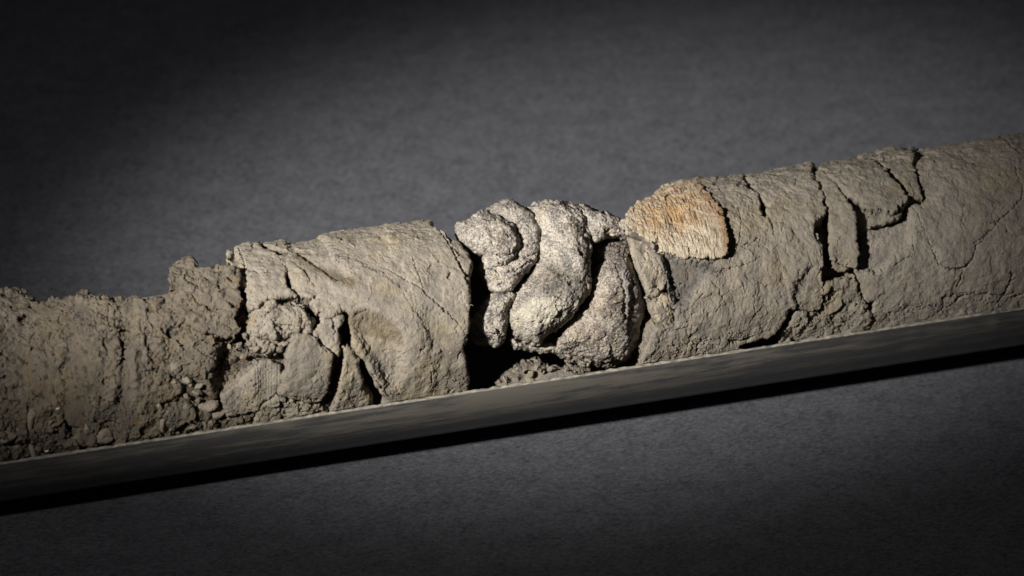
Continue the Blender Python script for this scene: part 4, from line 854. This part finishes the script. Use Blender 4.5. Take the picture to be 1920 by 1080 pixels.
# two root hairs
mth, N_, L_, P_ = nodes("pale_root"); P_.inputs["Base Color"].default_value = (0.30, 0.27, 0.21, 1); P_.inputs["Roughness"].default_value = 0.6
def hair(name, pts, rad, label):
    P = np.array(pts, float); n = 40; t = np.linspace(0, len(P) - 1, n); out = []
    for a in t:                                            # a smooth path through the points
        i = min(int(a), len(P) - 2); f = a - i; p0, p1, p2, p3 = P[max(i - 1, 0)], P[i], P[i + 1], P[min(i + 2, len(P) - 1)]
        out.append(0.5 * (2 * p1 + (p2 - p0) * f + (2 * p0 - 5 * p1 + 4 * p2 - p3) * f * f + (3 * p1 - p0 - 3 * p2 + p3) * f ** 3))
    C = np.array(out); T = np.gradient(C, axis=0); T /= np.linalg.norm(T, axis=1)[:, None]
    A = np.cross(T, [0.3, 0.2, 0.93]); A /= np.linalg.norm(A, axis=1)[:, None]; B = np.cross(T, A); k = 6
    ang = np.arange(k) * 2 * np.pi / k; r = rad * (1 - 0.6 * np.linspace(0, 1, n))
    V = (C[:, None] + r[:, None, None] * (np.cos(ang)[None, :, None] * A[:, None] + np.sin(ang)[None, :, None] * B[:, None])).reshape(-1, 3)
    i, j = np.meshgrid(np.arange(n - 1), np.arange(k), indexing='ij'); i = i.ravel(); j = j.ravel(); j2 = (j + 1) % k
    finish(name, V, np.stack([i * k + j, (i + 1) * k + j, (i + 1) * k + j2, i * k + j2], 1), mth, None, label, "root hair")
def at_px(P, rho):
    xw = to_xw([P], rho)[0]; th = xw[1] / rho; return np.array([xw[0], -rho * math.cos(th), rho * math.sin(th)])
hair("root_hair", [at_px(p, r) for p, r in zip(Z(4, [(600, 928), (606, 910), (618, 902), (632, 908), (636, 926), (626, 942)]), (31, 32.5, 33.5, 33.5, 32.5, 31))], 0.13,
     "thin curly root hair sticking up behind the rim under the speckled stone")
hair("root_hair", [at_px(p, r) for p, r in zip(Z(3, [(895, 545), (908, 549), (920, 544), (930, 549)]), (34, 35.2, 35.8, 36))], 0.10,
     "tiny pale root hair on the right edge of the smooth round clay block")
# white grit specks
mtw, N_, L_, P_ = nodes("white_shell_grit"); P_.inputs["Base Color"].default_value = (0.62, 0.58, 0.5, 1)
V, Q = crumb_mesh(300, 0.6, 6); gm = bpy.data.meshes.new("shell_chip"); set_mesh(gm, V * MM, Q); gm.materials.append(mtw)
for (P, s, lab) in [(Z(11, [(490, 475)])[0], 0.75, "white shell chip stuck in the crumbled clay above the rim near the left edge"), (Z(11, [(395, 835)])[0], 0.75, "white shell chip lying right behind the rim near the left edge")]:
    xw = to_xw([P], R - 0.3)[0]; th = xw[1] / (R - 0.3); o = bpy.data.objects.new("shell_chip", gm); COL.objects.link(o)
    o.location = (xw[0] * MM, -(R - 0.3) * math.cos(th) * MM, (R - 0.3) * math.sin(th) * MM); o.scale = (s * 1.4, s, s); o['label'] = lab; o['category'] = 'shell chip'

# fine grit that has fallen on the rough parts: nobody could count it
def grit(keys_n):
    rs = np.random.RandomState(5); Vs, Qs, Ts = [], [], []; off = 0
    B = [crumb_mesh(400 + k, 0.7, 2) for k in range(5)]
    for key, n, lim in keys_n:
        V, N, T = SURF[key]; ok = np.nonzero((N @ np.array([-0.3, -0.35, 0.8]) > 0.45) & (V[:, 2] > 0.8) & (V[:, 2] < lim))[0]
        if not len(ok): continue
        wgt = 0.3 + sm(0.0, 0.4, perlin(V[ok] / 7 + 3)) * 2 + (V[ok][:, 2] < 6) * 1.5
        for i in rs.choice(ok, n, p=wgt / wgt.sum()):
            bv, bq = B[rs.randint(5)]; r = 0.16 + 0.5 * rs.rand() ** 4
            a = rs.rand() * 6.28; ca, sa = math.cos(a), math.sin(a); M_ = np.array([[ca, -sa, 0], [sa, ca, 0], [0, 0, 1]])
            Vs.append((bv @ M_) * r + V[i] + N[i] * r * 0.35); Qs.append(bq + off); off += len(bv)
            Ts.append(np.repeat((T[i] * (0.75 + 0.6 * rs.rand()))[None], len(bv), 0))
    V = np.concatenate(Vs); o = finish("clay_grit", V, np.concatenate(Qs), CLAY, np.concatenate(Ts))
    o['kind'] = 'stuff'; o['label'] = "fine grit and dust sized clay bits scattered over the broken clay"; o['category'] = 'grit'
grit([(1, 2600, 40), (2, 150, 40), (5, 150, 40), (10, 120, 20), (11, 120, 20), (9, 40, 8), (12, 60, 6), (30, 160, 8), (42, 120, 12), (43, 150, 12), (41, 200, 8), (8, 40, 10)])

def dust():
    rs = np.random.RandomState(9); bv, bq = crumb_mesh(500, 0.7, 2); Vs, Qs = [], []; n = 0
    for k in range(170):
        p = ground(rs.uniform(-20, 1940), rs.uniform(780, 1090) if rs.rand() < 0.75 else rs.uniform(20, 400))
        if abs(p[1]) < 38: continue
        r = 0.10 + 0.16 * rs.rand() ** 3; p[2] = -ROUT - 0.1 + r * 0.5
        Vs.append(bv * r + p); Qs.append(bq + n); n += len(bv)
    V = np.concatenate(Vs); o = finish("dust_specks", V, np.concatenate(Qs), CLAY, np.tile(np.array([[0.27, 0.26, 0.24]]), (len(V), 1)))
    o['kind'] = 'stuff'; o['label'] = "tiny pale dust specks lying on the grey table"; o['category'] = 'dust'
dust()
